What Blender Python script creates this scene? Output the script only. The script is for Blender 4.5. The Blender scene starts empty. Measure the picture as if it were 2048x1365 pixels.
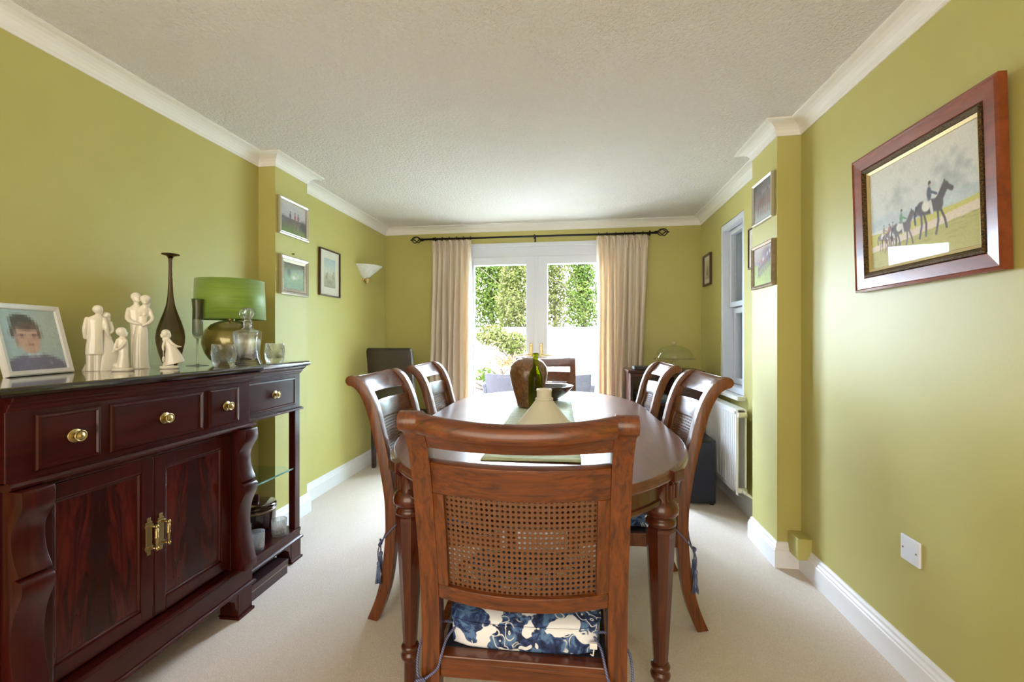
import bpy, bmesh, math, random
import numpy as np
from mathutils import Vector, Matrix
random.seed(7); rng = np.random.default_rng(11)
SC = bpy.context.scene
COL = SC.collection
R = math.radians
HC = 1.165                                    # eye height of the photographer
# ------------------------------------------------------------------ camera, sky, sun, lights, exposure
cam = bpy.data.cameras.new('camera'); cam.sensor_width = 36; cam.lens = 890 / 2048 * 36
cam.shift_y = -5.5 / 2048; cam.clip_start = .02; cam.clip_end = 200
camo = bpy.data.objects.new('camera', cam); COL.objects.link(camo)
camo.location = (0, 0, HC); camo.rotation_euler = (R(90), 0, math.atan(126 / 890))
SC.camera = camo
SC.view_settings.view_transform = 'Standard'; SC.view_settings.look = 'None'
SC.view_settings.gamma = 1; SC.view_settings.use_curve_mapping = False
SC.view_settings.exposure = 0.43
world = bpy.data.worlds.new('world'); SC.world = world; world.use_nodes = True
bg = world.node_tree.nodes['Background']; bg.inputs[0].default_value = (.66, .82, 1, 1); bg.inputs[1].default_value = 48

def light(name, kind, loc, rot, energy, color, size=None, size_y=None, portal=False, angle=None):
    l = bpy.data.lights.new(name, kind); l.energy = energy; l.color = color
    if size:
        l.shape = 'RECTANGLE'; l.size = size; l.size_y = size_y
    if angle: l.angle = angle
    if portal: l.cycles.is_portal = True
    o = bpy.data.objects.new(name, l); COL.objects.link(o); o.location = loc; o.rotation_euler = rot
    return o
light('sun', 'SUN', (0, 0, 6), (R(42), R(-18), 0), 5.0, (1, .93, .82), angle=R(.6))
light('door_daylight_portal', 'AREA', (-.3725, 4.62, 1.05), (R(-90), 0, 0), 1, (1, 1, 1), 1.6, 2.1, portal=True)
light('window_daylight_portal', 'AREA', (1.42, 3.455, 1.4), (0, R(90), 0), 1, (1, 1, 1), 1.4, .6, portal=True)
# added warm fill behind the camera, in front of the closed front wall
light('warm_fill_light', 'AREA', (-.40, -1.40, 1.2), (R(90), 0, 0), 50, (1, .88, .74), 2.7, 1.9)

# ------------------------------------------------------------------ helpers
def lin(c):
    return tuple(((x / 12.92) if x <= .04045 else ((x + .055) / 1.055) ** 2.4) for x in c)
def rgb(r, g, b): return lin((r / 255, g / 255, b / 255))

class MB:
    def __init__(s): s.v = []; s.f = []; s.sm = []
    def add(s, vs, fs, smooth=False):
        o = len(s.v); s.v += [tuple(v) for v in vs]; s.f += [tuple(i + o for i in f) for f in fs]; s.sm += [smooth] * len(fs); return s
    def box(s, a, b):
        (x0, y0, z0), (x1, y1, z1) = [min(p, q) for p, q in zip(a, b)], [max(p, q) for p, q in zip(a, b)]
        return s.add([(x0, y0, z0), (x1, y0, z0), (x1, y1, z0), (x0, y1, z0), (x0, y0, z1), (x1, y0, z1), (x1, y1, z1), (x0, y1, z1)],
                     [(0, 3, 2, 1), (4, 5, 6, 7), (0, 1, 5, 4), (1, 2, 6, 5), (2, 3, 7, 6), (3, 0, 4, 7)])
    def loft(s, rings, smooth=True, cap0=True, cap1=True, closed=True):
        n = len(rings[0]); vs = [p for r in rings for p in r]; fs = []
        for i in range(len(rings) - 1):
            for j in range(n if closed else n - 1):
                k = (j + 1) % n
                fs.append((i * n + j, i * n + k, (i + 1) * n + k, (i + 1) * n + j))
        s.add(vs, fs, smooth)
        if closed and cap0: s.add(rings[0], [tuple(range(n))[::-1]], False)
        if closed and cap1: s.add(rings[-1], [tuple(range(n))], False)
        return s
    def lathe(s, prof, c=(0, 0, 0), n=32, smooth=True, cap0=True, cap1=True, sx=1, sy=1, mod=None):
        rings = []
        for r, z in prof:
            rings.append([(c[0] + r * sx * (mod(k, z) if mod else 1) * math.cos(2 * math.pi * k / n), c[1] + r * sy * (mod(k, z) if mod else 1) * math.sin(2 * math.pi * k / n), c[2] + z) for k in range(n)])
        return s.loft(rings, smooth, cap0, cap1)
    def tube(s, pts, rad, n=8, smooth=True):
        pts = [Vector(p) for p in pts]; rad = rad if isinstance(rad, (list, tuple)) else [rad] * len(pts)
        rings = []; up = None
        for i, p in enumerate(pts):
            t = (pts[min(i + 1, len(pts) - 1)] - pts[max(i - 1, 0)]).normalized()
            if up is None: up = t.orthogonal().normalized()
            u = (up - t * up.dot(t))
            u = u.normalized() if u.length > 1e-6 else t.orthogonal().normalized()
            up = u; w = t.cross(u)
            rings.append([p + (u * math.cos(2 * math.pi * k / n) + w * math.sin(2 * math.pi * k / n)) * rad[i] for k in range(n)])
        return s.loft(rings, smooth)
    def ell(s, c, r, n=16, m=10, rot=None):
        rings = []
        M = rot or Matrix.Identity(3)
        for i in range(m + 1):
            a = -math.pi / 2 + math.pi * i / m; ca = max(math.cos(a), .02)
            rings.append([Vector(c) + M @ Vector((r[0] * ca * math.cos(2 * math.pi * k / n), r[1] * ca * math.sin(2 * math.pi * k / n), r[2] * math.sin(a))) for k in range(n)])
        return s.loft(rings)
    def prism(s, poly, axis, a, b, smooth=False):
        def pt(p, h):
            return {'x': (h, p[0], p[1]), 'y': (p[0], h, p[1]), 'z': (p[0], p[1], h)}[axis]
        return s.loft([[pt(p, a) for p in poly], [pt(p, b) for p in poly]], smooth)
    def build(s, name, mat, parent=None, bevel=0, seg=2, subsurf=0, world=False, recalc=True, auto=None):
        m = bpy.data.meshes.new(name)
        off = Vector((0, 0, 0))
        o = bpy.data.objects.new(name, m)
        if parent is not None:
            if world:
                q = parent
                while q: off += Vector(q.location); q = q.parent
        else:
            a = np.array(s.v); off = Vector(((a[:, 0].min() + a[:, 0].max()) / 2, (a[:, 1].min() + a[:, 1].max()) / 2, a[:, 2].min()))
        m.from_pydata([Vector(v) - off for v in s.v], [], s.f)
        m.polygons.foreach_set('use_smooth', s.sm)
        if recalc:
            b = bmesh.new(); b.from_mesh(m); bmesh.ops.remove_doubles(b, verts=b.verts, dist=1e-6); bmesh.ops.recalc_face_normals(b, faces=b.faces); b.to_mesh(m); b.free()
        m.update()
        if mat: m.materials.append(mat)
        COL.objects.link(o)
        if parent is not None: o.parent = parent
        else: o.location = off
        if bevel:
            d = o.modifiers.new('bevel', 'BEVEL'); d.width = bevel; d.segments = seg; d.limit_method = 'ANGLE'; d.angle_limit = R(35); d.harden_normals = False
        if subsurf:
            d = o.modifiers.new('sub', 'SUBSURF'); d.levels = subsurf; d.render_levels = subsurf
        return o

def thing(name, loc, label, cat, group=None, rz=0):
    o = bpy.data.objects.new(name, None); COL.objects.link(o); o.location = loc; o.rotation_euler = (0, 0, rz); o.empty_display_size = .05
    return tag(o, label, cat, group)
def tag(o, label, cat, group=None):
    o['label'] = label; o['category'] = cat
    if group: o['group'] = group
    return o
def struct(o): o['kind'] = 'structure'; return o
def part_label(o, l): o['label'] = l; return o
def copy_tree(o, parent=None):
    c = o.copy(); COL.objects.link(c)
    if parent is not None: c.parent = parent
    for ch in list(o.children): copy_tree(ch, c)
    return c
def lerp(a, b, t): return a + (b - a) * t
def interp(tab, x):
    if x <= tab[0][0]: return tab[0][1]
    for (x0, y0), (x1, y1) in zip(tab, tab[1:]):
        if x <= x1: return lerp(y0, y1, (x - x0) / (x1 - x0))
    return tab[-1][1]
def catmull(pts, n=8):
    P = [Vector(p) for p in pts]; out = []
    for i in range(len(P) - 1):
        p0, p1, p2, p3 = P[max(i - 1, 0)], P[i], P[i + 1], P[min(i + 2, len(P) - 1)]
        for k in range(n):
            t = k / n
            out.append(.5 * ((2 * p1) + (p2 - p0) * t + (2 * p0 - 5 * p1 + 4 * p2 - p3) * t * t + (3 * p1 - p0 - 3 * p2 + p3) * t ** 3))
    out.append(P[-1]); return out

# ------------------------------------------------------------------ materials
class N:
    def __init__(s, name):
        s.m = bpy.data.materials.new(name); s.m.use_nodes = True; s.t = s.m.node_tree; s.b = s.t.nodes['Principled BSDF']
    def n(s, kind, **kw):
        x = s.t.nodes.new(kind)
        for k, v in kw.items():
            if k.startswith('i_'): x.inputs[k[2:].replace('_', ' ')].default_value = v
            else: setattr(x, k, v)
        return x
    def l(s, a, b): s.t.links.new(a, b)
    def ramp(s, fac, stops):
        r = s.n('ShaderNodeValToRGB'); e = r.color_ramp.elements
        while len(e) < len(stops): e.new(.5)
        for k, (p, c) in enumerate(stops): e[k].position = p; e[k].color = (*c, 1)
        s.l(fac, r.inputs[0]); return r.outputs[0]
    def coords(s, scale=(1, 1, 1), kind='Object', rot=(0, 0, 0)):
        tc = s.n('ShaderNodeTexCoord'); mp = s.n('ShaderNodeMapping'); mp.inputs['Scale'].default_value = scale; mp.inputs['Rotation'].default_value = rot
        s.l(tc.outputs[kind], mp.inputs[0]); return mp.outputs[0]
    def noise(s, co, scale, detail=3, rough=.5, dist=0):
        x = s.n('ShaderNodeTexNoise'); x.inputs['Scale'].default_value = scale; x.inputs['Detail'].default_value = detail; x.inputs['Roughness'].default_value = rough; x.inputs['Distortion'].default_value = dist
        s.l(co, x.inputs['Vector']); return x.outputs[0]
    def bump(s, h, strength, dist=.01):
        x = s.n('ShaderNodeBump'); x.inputs['Strength'].default_value = strength; x.inputs['Distance'].default_value = dist
        s.l(h, x.inputs['Height']); s.l(x.outputs[0], s.b.inputs['Normal'])
    def set(s, **kw):
        for k, v in kw.items():
            k = k.replace('_', ' '); s.b.inputs[k].default_value = (*v, 1) if isinstance(v, tuple) and len(v) == 3 else v
        return s
def plain(name, c, rough=.5, metal=0, var=0, vscale=20, bump=0, bscale=80, coat=0, spec=.5):
    k = N(name); k.set(Base_Color=c, Roughness=rough, Metallic=metal, Coat_Weight=coat); k.b.inputs['Specular IOR Level'].default_value = spec
    if var or bump: co = k.coords()
    if var:
        f = k.noise(co, vscale, 4)
        k.l(k.ramp(f, [(.3, tuple(x * (1 - var) for x in c)), (.7, tuple(min(1, x * (1 + var)) for x in c))]), k.b.inputs['Base Color'])
    if bump: k.bump(k.noise(co, bscale, 4), bump)
    return k.m
def wood(name, dark, light_, grain=(1, 1, 14), rough=.32, coat=.3, bump=.03, scale=6, contrast=(.3, .7), cr=.12):
    k = N(name); co = k.coords(grain)
    f = k.noise(co, scale, 6, .6, .8)
    k.l(k.ramp(f, [(contrast[0], dark), (contrast[1], light_)]), k.b.inputs['Base Color'])
    k.set(Roughness=rough, Coat_Weight=coat, Coat_Roughness=cr)
    k.bump(f, bump, .002); return k.m
def thinglass(name, tint=(1, 1, 1), f0=.04, rough=0, graze=.8):
    k = N(name); t = k.t; t.nodes.remove(k.b); out = t.nodes['Material Output']
    tr = k.n('ShaderNodeBsdfTransparent'); tr.inputs[0].default_value = (*tint, 1)
    gl = k.n('ShaderNodeBsdfGlossy'); gl.inputs['Roughness'].default_value = rough
    lw = k.n('ShaderNodeLayerWeight'); lw.inputs[0].default_value = .5      # Schlick reflectance, the same from both faces of the pane
    p = k.n('ShaderNodeMath', operation='POWER'); k.l(lw.outputs['Facing'], p.inputs[0]); p.inputs[1].default_value = 5
    q = k.n('ShaderNodeMath', operation='MULTIPLY_ADD'); k.l(p.outputs[0], q.inputs[0]); q.inputs[1].default_value = graze; q.inputs[2].default_value = f0
    mx = k.n('ShaderNodeMixShader'); k.l(q.outputs[0], mx.inputs[0]); k.l(tr.outputs[0], mx.inputs[1]); k.l(gl.outputs[0], mx.inputs[2]); k.l(mx.outputs[0], out.inputs[0])
    return k.m
def solidglass(name, c=(1, 1, 1), rough=0, ior=1.5):
    k = N(name); k.set(Base_Color=c, Roughness=rough, Transmission_Weight=1.0, IOR=ior); return k.m

M = {}
WALL = rgb(184, 176, 104)
k = N('wall_paint'); k.set(Base_Color=WALL, Roughness=.48); k.b.inputs['Specular IOR Level'].default_value = .45
co = k.coords(); k.l(k.ramp(k.noise(co, 2.2, 3), [(.3, rgb(181, 173, 100)), (.7, rgb(187, 179, 108))]), k.b.inputs['Base Color']); k.bump(k.noise(co, 160, 3), .06, .003); M['wall'] = k.m
k = N('ceiling_artex'); k.set(Base_Color=rgb(246, 241, 238), Roughness=.9); co = k.coords()
f1 = k.noise(co, 62, 5, .62, .4); k.bump(f1, 1.0, .024); M['ceil'] = k.m
k = N('carpet'); k.set(Roughness=1.0); k.b.inputs['Specular IOR Level'].default_value = .1; co = k.coords()
f = k.noise(co, 260, 3, .7); f2 = k.noise(co, 1.6, 4)
mx = k.n('ShaderNodeMix', data_type='RGBA'); mx.inputs[0].default_value = .45
k.l(k.ramp(f, [(.25, rgb(188, 172, 158)), (.75, rgb(244, 234, 224))]), mx.inputs[6]); k.l(k.ramp(f2, [(.3, rgb(214, 198, 182)), (.7, rgb(230, 220, 210))]), mx.inputs[7])
k.l(mx.outputs[2], k.b.inputs['Base Color']); k.bump(f, .5, .006); M['carpet'] = k.m
M['white'] = plain('white_gloss_paint', rgb(234, 234, 236), .35)
M['cove'] = plain('white_coving', rgb(240, 238, 236), .6)
M['upvc'] = plain('white_upvc', rgb(226, 232, 246), .3)
M['chair'] = wood('chair_wood', rgb(60, 25, 3), rgb(122, 62, 10), (14, 14, 1), .34, .4, cr=.2)
M['chairx'] = wood('chair_wood_cross', rgb(60, 24, 3), rgb(118, 58, 10), (1, 14, 14), .34, .5, cr=.2)
M['table'] = wood('table_wood', rgb(80, 40, 26), rgb(108, 58, 38), (3, .5, 3), .32, .6, .01, cr=.2)
M['apron'] = wood('table_apron_wood', rgb(60, 30, 18), rgb(86, 46, 26), (1, 1, 3), .26, .4, .01)
M['tleg'] = wood('table_leg_wood', rgb(58, 22, 10), rgb(90, 38, 15), (9, 9, .8), .26, .4)
M['mah'] = wood('mahogany', rgb(44, 8, 7), rgb(64, 16, 11), (9, 1, 9), .28, .22, .008, 4)
M['mahv'] = wood('mahogany_upright', rgb(44, 8, 7), rgb(66, 17, 11), (9, 9, 1), .28, .22, .008, 4)
M['mahtop'] = wood('mahogany_polished_top', rgb(24, 12, 10), rgb(36, 16, 13), (4, .6, 4), .055, .8, .0)
k = N('flame_mahogany'); tc = k.n('ShaderNodeTexCoord'); sp = k.n('ShaderNodeSeparateXYZ'); k.l(tc.outputs['Object'], sp.inputs[0])
ab = k.n('ShaderNodeMath', operation='ABSOLUTE'); k.l(sp.outputs[1], ab.inputs[0])
m1 = k.n('ShaderNodeMath', operation='MULTIPLY_ADD'); k.l(ab.outputs[0], m1.inputs[0]); m1.inputs[1].default_value = 2.2; k.l(sp.outputs[2], m1.inputs[2])
cb = k.n('ShaderNodeCombineXYZ'); k.l(m1.outputs[0], cb.inputs[2])
m2 = k.n('ShaderNodeMath', operation='MULTIPLY'); k.l(ab.outputs[0], m2.inputs[0]); m2.inputs[1].default_value = 6; k.l(m2.outputs[0], cb.inputs[1])
f = k.noise(cb.outputs[0], 5.5, 4, .6, 1.2)
g = k.n('ShaderNodeMath', operation='MULTIPLY_ADD'); k.l(ab.outputs[0], g.inputs[0]); g.inputs[1].default_value = 2.2; k.l(f, g.inputs[2])
k.l(k.ramp(g.outputs[0], [(.38, rgb(22, 8, 7)), (.6, rgb(50, 13, 10)), (.86, rgb(88, 26, 17))]), k.b.inputs['Base Color']); k.set(Roughness=.24, Coat_Weight=.25, Coat_Roughness=.1); M['flame'] = k.m
for _n in ('mah', 'mahv', 'flame'): M[_n].node_tree.nodes['Principled BSDF'].inputs['Specular IOR Level'].default_value = .25
M['brass'] = plain('brass', rgb(190, 172, 128), .3, 1)
M['oldbrass'] = plain('aged_brass', rgb(186, 164, 112), .3, 1)
M['silver'] = plain('silver_frame', rgb(206, 200, 190), .3, .85)
M['silverd'] = plain('dull_silver_frame', rgb(150, 132, 112), .4, .6, .2, 60)
M['black'] = plain('black_plastic', rgb(26, 25, 28), .45)
M['iron'] = plain('black_iron', rgb(26, 24, 22), .45, .4)
M['leather'] = plain('brown_leather', rgb(62, 52, 44), .42, 0, .08, 30, .15, 220)
M['porcelain'] = plain('white_porcelain', rgb(240, 234, 220), .14, coat=.5)
M['cream'] = plain('cream_stoneware', rgb(228, 222, 204), .4)
def crystal(name, c, tmix, ior=1.45, rough=0):
    k = N(name); k.set(Base_Color=c, Roughness=rough, Transmission_Weight=1.0, IOR=ior)
    tr = k.n('ShaderNodeBsdfTransparent'); tr.inputs[0].default_value = (*c, 1); ms = k.n('ShaderNodeMixShader'); ms.inputs[0].default_value = tmix
    k.l(k.b.outputs[0], ms.inputs[1]); k.l(tr.outputs[0], ms.inputs[2]); k.l(ms.outputs[0], k.t.nodes['Material Output'].inputs[0]); return k.m
M['glass'] = crystal('clear_glass', (1, 1, 1), .35, 1.5)
M['cut'] = crystal('cut_crystal', (1, 1, 1), .3, 1.5)
_t = M['cut'].node_tree; _d = _t.nodes.new('ShaderNodeBsdfTranslucent'); _d.inputs[0].default_value = (.95, .96, .98, 1); _f = _t.nodes.new('ShaderNodeBsdfDiffuse'); _f.inputs[0].default_value = (.95, .96, .98, 1)
_a = _t.nodes.new('ShaderNodeMixShader'); _b = _t.nodes.new('ShaderNodeMixShader'); _b.inputs[0].default_value = .13; _o = _t.nodes['Material Output']; _p = _o.inputs[0].links[0].from_socket
_t.links.new(_d.outputs[0], _a.inputs[1]); _t.links.new(_f.outputs[0], _a.inputs[2]); _t.links.new(_p, _b.inputs[1]); _t.links.new(_a.outputs[0], _b.inputs[2]); _t.links.new(_b.outputs[0], _o.inputs[0])
M['smoke'] = thinglass('smoky_glass', (.74, .73, .70), .03)
M['pane'] = thinglass('window_pane', f0=.008, graze=.5)
M['pglass'] = thinglass('picture_glass', f0=.004, graze=.3)
M['dome'] = thinglass('dome_glass', (.95, .97, .96), .05)
M['shelfglass'] = thinglass('shelf_glass', (.88, .96, .92), .04)
M['glassedge'] = plain('glass_edge', rgb(96, 150, 140), .1, coat=.5)
M['green'] = crystal('green_bottle_glass', rgb(196, 200, 84), .75)
M['box_dark'] = wood('dark_box_wood', rgb(40, 24, 26), rgb(58, 36, 36), (4, .6, 4), .3, .3)
k = N('cane'); co = k.coords((1, 1, 1)); f = k.noise(co, 420, 3, .7); k.l(k.ramp(f, [(.3, rgb(68, 37, 18)), (.7, rgb(126, 80, 46))]), k.b.inputs['Base Color']); k.set(Roughness=.38, Coat_Weight=.4, Coat_Roughness=.25); k.bump(f, .4, .001); M['cane'] = k.m
k = N('curtain_fabric'); co = k.coords((1, 1, 1)); f = k.noise(co, 300, 2, .6)
k.l(k.ramp(f, [(.3, rgb(232, 220, 204)), (.7, rgb(244, 235, 222))]), k.b.inputs['Base Color']); k.set(Roughness=.75, Sheen_Weight=.2)
tl = k.n('ShaderNodeBsdfTranslucent'); tl.inputs[0].default_value = (*rgb(244, 222, 194), 1); ms = k.n('ShaderNodeMixShader'); ms.inputs[0].default_value = .35
k.l(k.b.outputs[0], ms.inputs[1]); k.l(tl.outputs[0], ms.inputs[2]); k.l(ms.outputs[0], k.t.nodes['Material Output'].inputs[0]); M['curtain'] = k.m
k = N('silk_shade'); co = k.coords((1, 1, 26)); f = k.noise(co, 7, 4, .6); k.l(k.ramp(f, [(.3, rgb(108, 144, 44)), (.7, rgb(132, 164, 58))]), k.b.inputs['Base Color']); k.set(Roughness=.5, Sheen_Weight=.4); M['shade'] = k.m
M['lampbase'] = solidglass('olive_mercury_glass', rgb(150, 130, 50), .04)
k = N('lamp_mirror_glass'); k.set(Base_Color=rgb(128, 118, 56), Metallic=.4, Roughness=.16, Coat_Weight=1.0); M['lampbase'] = k.m
k = N('tall_vase_glass'); tc = k.n('ShaderNodeTexCoord'); sp = k.n('ShaderNodeSeparateXYZ'); k.l(tc.outputs['Object'], sp.inputs[0])
k.l(k.ramp(k.noise(k.coords((6, 6, 1)), 1.6, 2), [(.35, rgb(34, 18, 20)), (.55, rgb(84, 62, 34)), (.75, rgb(116, 102, 54))]), k.b.inputs['Base Color']); k.set(Roughness=.08, Coat_Weight=.7, Metallic=.25); M['tallvase'] = k.m
k = N('mottled_clay'); co = k.coords((1, 1, .6)); f = k.noise(co, 46, 6, .7, 1.4); k.l(k.ramp(f, [(.3, rgb(70, 46, 28)), (.5, rgb(112, 78, 46)), (.72, rgb(160, 120, 74))]), k.b.inputs['Base Color']); k.set(Roughness=.28, Coat_Weight=.4); M['clay'] = k.m
M['bowl'] = plain('dark_bowl', rgb(66, 50, 42), .25, 0, .25, 30, coat=.4)
k = N('silk_runner'); co = k.coords((1.2, 15, 1)); f = k.noise(co, 5, 5, .65, .3)
k.l(k.ramp(f, [(.3, rgb(120, 140, 112)), (.4, rgb(178, 184, 124)), (.5, rgb(216, 222, 200)), (.6, rgb(168, 190, 172)), (.72, rgb(226, 226, 200))]), k.b.inputs['Base Color']); k.set(Roughness=.8); k.b.inputs['Specular IOR Level'].default_value = .2; M['runner'] = k.m
# blue and white floral cushion cotton
k = N('floral_cotton'); co = k.coords((1, 1, 1)); dn = k.n('ShaderNodeTexNoise'); dn.inputs['Scale'].default_value = 16; k.l(co, dn.inputs['Vector'])
va = k.n('ShaderNodeVectorMath', operation='MULTIPLY_ADD'); k.l(dn.outputs['Color'], va.inputs[0]); va.inputs[1].default_value = (.05, .05, .05); k.l(co, va.inputs[2])
blob = k.noise(va.outputs[0], 13, 2, .5, .5); shade = k.noise(va.outputs[0], 42, 3, .6, .5)
vo = k.n('ShaderNodeTexVoronoi', feature='F1'); vo.inputs['Scale'].default_value = 30; k.l(va.outputs[0], vo.inputs['Vector'])
blue = k.ramp(shade, [(.36, rgb(20, 30, 66)), (.48, rgb(40, 62, 112)), (.58, rgb(88, 122, 168))])
sn = k.n('ShaderNodeMath', operation='MULTIPLY'); k.l(vo.outputs['Distance'], sn.inputs[0]); sn.inputs[1].default_value = 17
s2_ = k.n('ShaderNodeMath', operation='SINE'); k.l(sn.outputs[0], s2_.inputs[0])
lines = k.ramp(s2_.outputs[0], [(.72, (0, 0, 0)), (.82, (1, 1, 1))])
lm = k.ramp(k.noise(co, 12, 1), [(.46, (0, 0, 0)), (.5, (1, 1, 1))])
mul = k.n('ShaderNodeMix', data_type='RGBA', blend_type='MULTIPLY'); mul.inputs[0].default_value = 1; k.l(lines, mul.inputs[6]); k.l(lm, mul.inputs[7])
mA = k.n('ShaderNodeMix', data_type='RGBA'); k.l(mul.outputs[2], mA.inputs[0]); k.l(blue, mA.inputs[6]); mA.inputs[7].default_value = (*rgb(214, 218, 224), 1)
msk = k.ramp(blob, [(.425, (0, 0, 0)), (.435, (1, 1, 1))])
mB = k.n('ShaderNodeMix', data_type='RGBA'); k.l(msk, mB.inputs[0]); mB.inputs[6].default_value = (*rgb(234, 237, 246), 1); k.l(mA.outputs[2], mB.inputs[7]); k.l(mB.outputs[2], k.b.inputs['Base Color'])
k.set(Roughness=.8); M['floral'] = k.m
k = N('twisted_cord'); co = k.coords((1, 1, 1)); wv = k.n('ShaderNodeTexWave'); wv.inputs['Scale'].default_value = 90; wv.wave_type = 'BANDS'; wv.bands_direction = 'DIAGONAL'; k.l(co, wv.inputs['Vector'])
k.l(k.ramp(wv.outputs['Fac'], [(.2, rgb(58, 62, 104)), (.8, rgb(122, 124, 164))]), k.b.inputs['Base Color']); k.set(Roughness=.6); M['cord'] = k.m
k = N('tassel_thread'); co = k.coords((1, 1, .05)); k.l(k.ramp(k.noise(co, 420, 2), [(.35, rgb(40, 54, 104)), (.65, rgb(130, 146, 182))]), k.b.inputs['Base Color']); k.set(Roughness=.6); M['tassel'] = k.m
k = N('print_colours'); at = k.n('ShaderNodeAttribute'); at.attribute_name = 'Col'; k.l(at.outputs['Color'], k.b.inputs['Base Color']); k.set(Roughness=.6); M['print'] = k.m
M['mount'] = plain('picture_mount', rgb(226, 222, 210), .8)
M['gilt'] = plain('gilt', rgb(206, 184, 128), .4, .35)
M['framewood'] = wood('frame_wood', rgb(104, 44, 18), rgb(140, 68, 30), (1, 4, 4), .3, .4)
M['darkframe'] = plain('dark_brown_frame', rgb(70, 42, 24), .4)
k = N('carved_dark_gilt'); co = k.coords(); f = k.noise(co, 210, 4, .7); k.l(k.ramp(f, [(.4, rgb(34, 24, 14)), (.62, rgb(120, 92, 46))]), k.b.inputs['Base Color']); k.set(Metallic=.5, Roughness=.4); k.bump(f, .8, .004); M['carved'] = k.m
M['foliage'] = None
def leafmat(name, cols):
    k = N(name); co = k.coords(); f = k.noise(co, 2.6, 4, .7)
    k.l(k.ramp(f, list(zip([.3, .5, .7], cols))), k.b.inputs['Base Color']); k.set(Roughness=.9); k.b.inputs['Specular IOR Level'].default_value = .04
    tl = k.n('ShaderNodeBsdfTranslucent'); tl.inputs[0].default_value = (.01, .014, .0015, 1); ms = k.n('ShaderNodeMixShader'); ms.inputs[0].default_value = .3
    k.l(k.b.outputs[0], ms.inputs[1]); k.l(tl.outputs[0], ms.inputs[2]); k.l(ms.outputs[0], k.t.nodes['Material Output'].inputs[0]); return k.m
M['leafA'] = leafmat('green_leaves', [rgb(33, 43, 14), rgb(52, 61, 21), rgb(75, 78, 33)])
M['leafB'] = leafmat('yellow_green_leaves', [rgb(45, 48, 18), rgb(62, 64, 28), rgb(85, 76, 45)])
M['leafC'] = leafmat('russet_leaves', [rgb(86, 50, 28), rgb(104, 72, 48), rgb(76, 76, 46)])
M['bark'] = plain('bark', rgb(52, 42, 34), .95, 0, .2, 12, spec=.1)
M['fence'] = wood('pale_fence_timber', rgb(126, 114, 100), rgb(140, 128, 114), (4, 4, .5), .8, 0)
M['patio'] = plain('pale_paving', rgb(214, 208, 198), .9, 0, .06, 5)
M['rattan'] = plain('grey_rattan', rgb(50, 46, 50), .9, 0, .35, 160, .8, 260, spec=.05)
M['render'] = plain('grey_green_render', rgb(150, 170, 160), .8)
M['rad'] = plain('white_radiator_enamel', rgb(246, 247, 250), .3)
M['dark'] = plain('dark_recess', rgb(40, 40, 38), .8)
M['navy'] = plain('navy_black_cloth', rgb(22, 24, 42), .7)

# ------------------------------------------------------------------ ROOM
XL, XR, YB, YF, ZC, ZCB = -1.888, 1.135, 4.25, -1.5, 2.26, 2.20
PL, PR, PY0, PY1 = -1.778, 1.022, 2.44, 2.76
OX0, OX1, OZ = -1.13, .385, 2.07              # french door opening
WY0, WY1, WZ0, WZ1 = 3.21, 3.70, .77, 2.04    # side window opening
struct(MB().box((-2.2, YF, -.06), (1.5, YB + .3, 0)).build('floor', M['carpet']))
struct(MB().box((-2.2, YF - .1, ZC), (1.5, YB + .3, ZC + .12)).build('ceiling', M['ceil']))
struct(MB().box((XL - .2, YF, 0), (XL, YB + .28, ZC)).build('wall_left', M['wall']))
struct(MB().box((XL - .01, PY0, 0), (PL, PY1, ZC)).build('wall_pier', M['wall'])); struct(MB().box((PR, PY0, 0), (XR + .01, PY1, ZC)).build('wall_pier', M['wall']))
m = MB().box((XR, YF, 0), (XR + .22, WY0, ZC)).box((XR, WY1, 0), (XR + .22, YB + .28, ZC)).box((XR, WY0, 0), (XR + .22, WY1, WZ0)).box((XR, WY0, WZ1), (XR + .22, WY1, ZC))
struct(m.build('wall_right', M['wall']))
struct(MB().box((XL, YB, 0), (OX0, YB + .28, ZC)).box((OX1, YB, 0), (XR, YB + .28, ZC)).box((OX0, YB, OZ), (OX1, YB + .28, ZC)).build('wall_back', M['wall']))
struct(MB().box((-2.2, YF - .1, 0), (1.5, YF, ZC)).build('wall_front', M['wall']))
struct(MB().box((1.072, 2.335, .085), (XR + .005, PY0 + .005, .188)).build('trim_1', M['wall'], bevel=.004))   # boxed-in pipe in the corner

def sweep(name, path, prof, mat, side):
    """profile (offset from wall into the room, z) swept along a mitred wall line; side=+1 room lies right of travel"""
    P = [Vector(p) for p in path]; offs = []
    for i, p in enumerate(P):
        ns = []
        for a, b in ((i - 1, i), (i, i + 1)):
            if a >= 0 and b < len(P):
                t = (P[b] - P[a]).normalized(); ns.append(Vector((t.y, -t.x)) * side)
        if len(ns) == 2:
            q = ns[0] + ns[1]; q = q / (q.length ** 2) * 2
        else: q = ns[0]
        offs.append(q)
    rings = [[(p.x + q.x * o, p.y + q.y * o, z) for o, z in prof] for p, q in zip(P, offs)]
    return struct(MB().loft(rings, False).build(name, mat))
cov = [(0, ZC + .01), (0, ZCB - .004), (.006, ZCB - .004), (.008, ZCB + .006)] + [(.010 + .062 * (1 - math.cos(a)), ZCB + .008 + .044 * math.sin(a)) for a in [R(x) for x in (0, 18, 36, 54, 72, 90)]] + [(.078, ZC - .006), (.078, ZC + .01)]
sk = [(0, 0), (.019, 0), (.019, .088), (.016, .092), (.015, .100), (.010, .108), (.009, .118), (.005, .126), (0, .128)]
left = [(XL, YF), (XL, PY0), (PL, PY0), (PL, PY1), (XL, PY1), (XL, YB)]
right = [(XR, YF), (XR, PY0), (PR, PY0), (PR, PY1), (XR, PY1), (XR, YB)]
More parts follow.
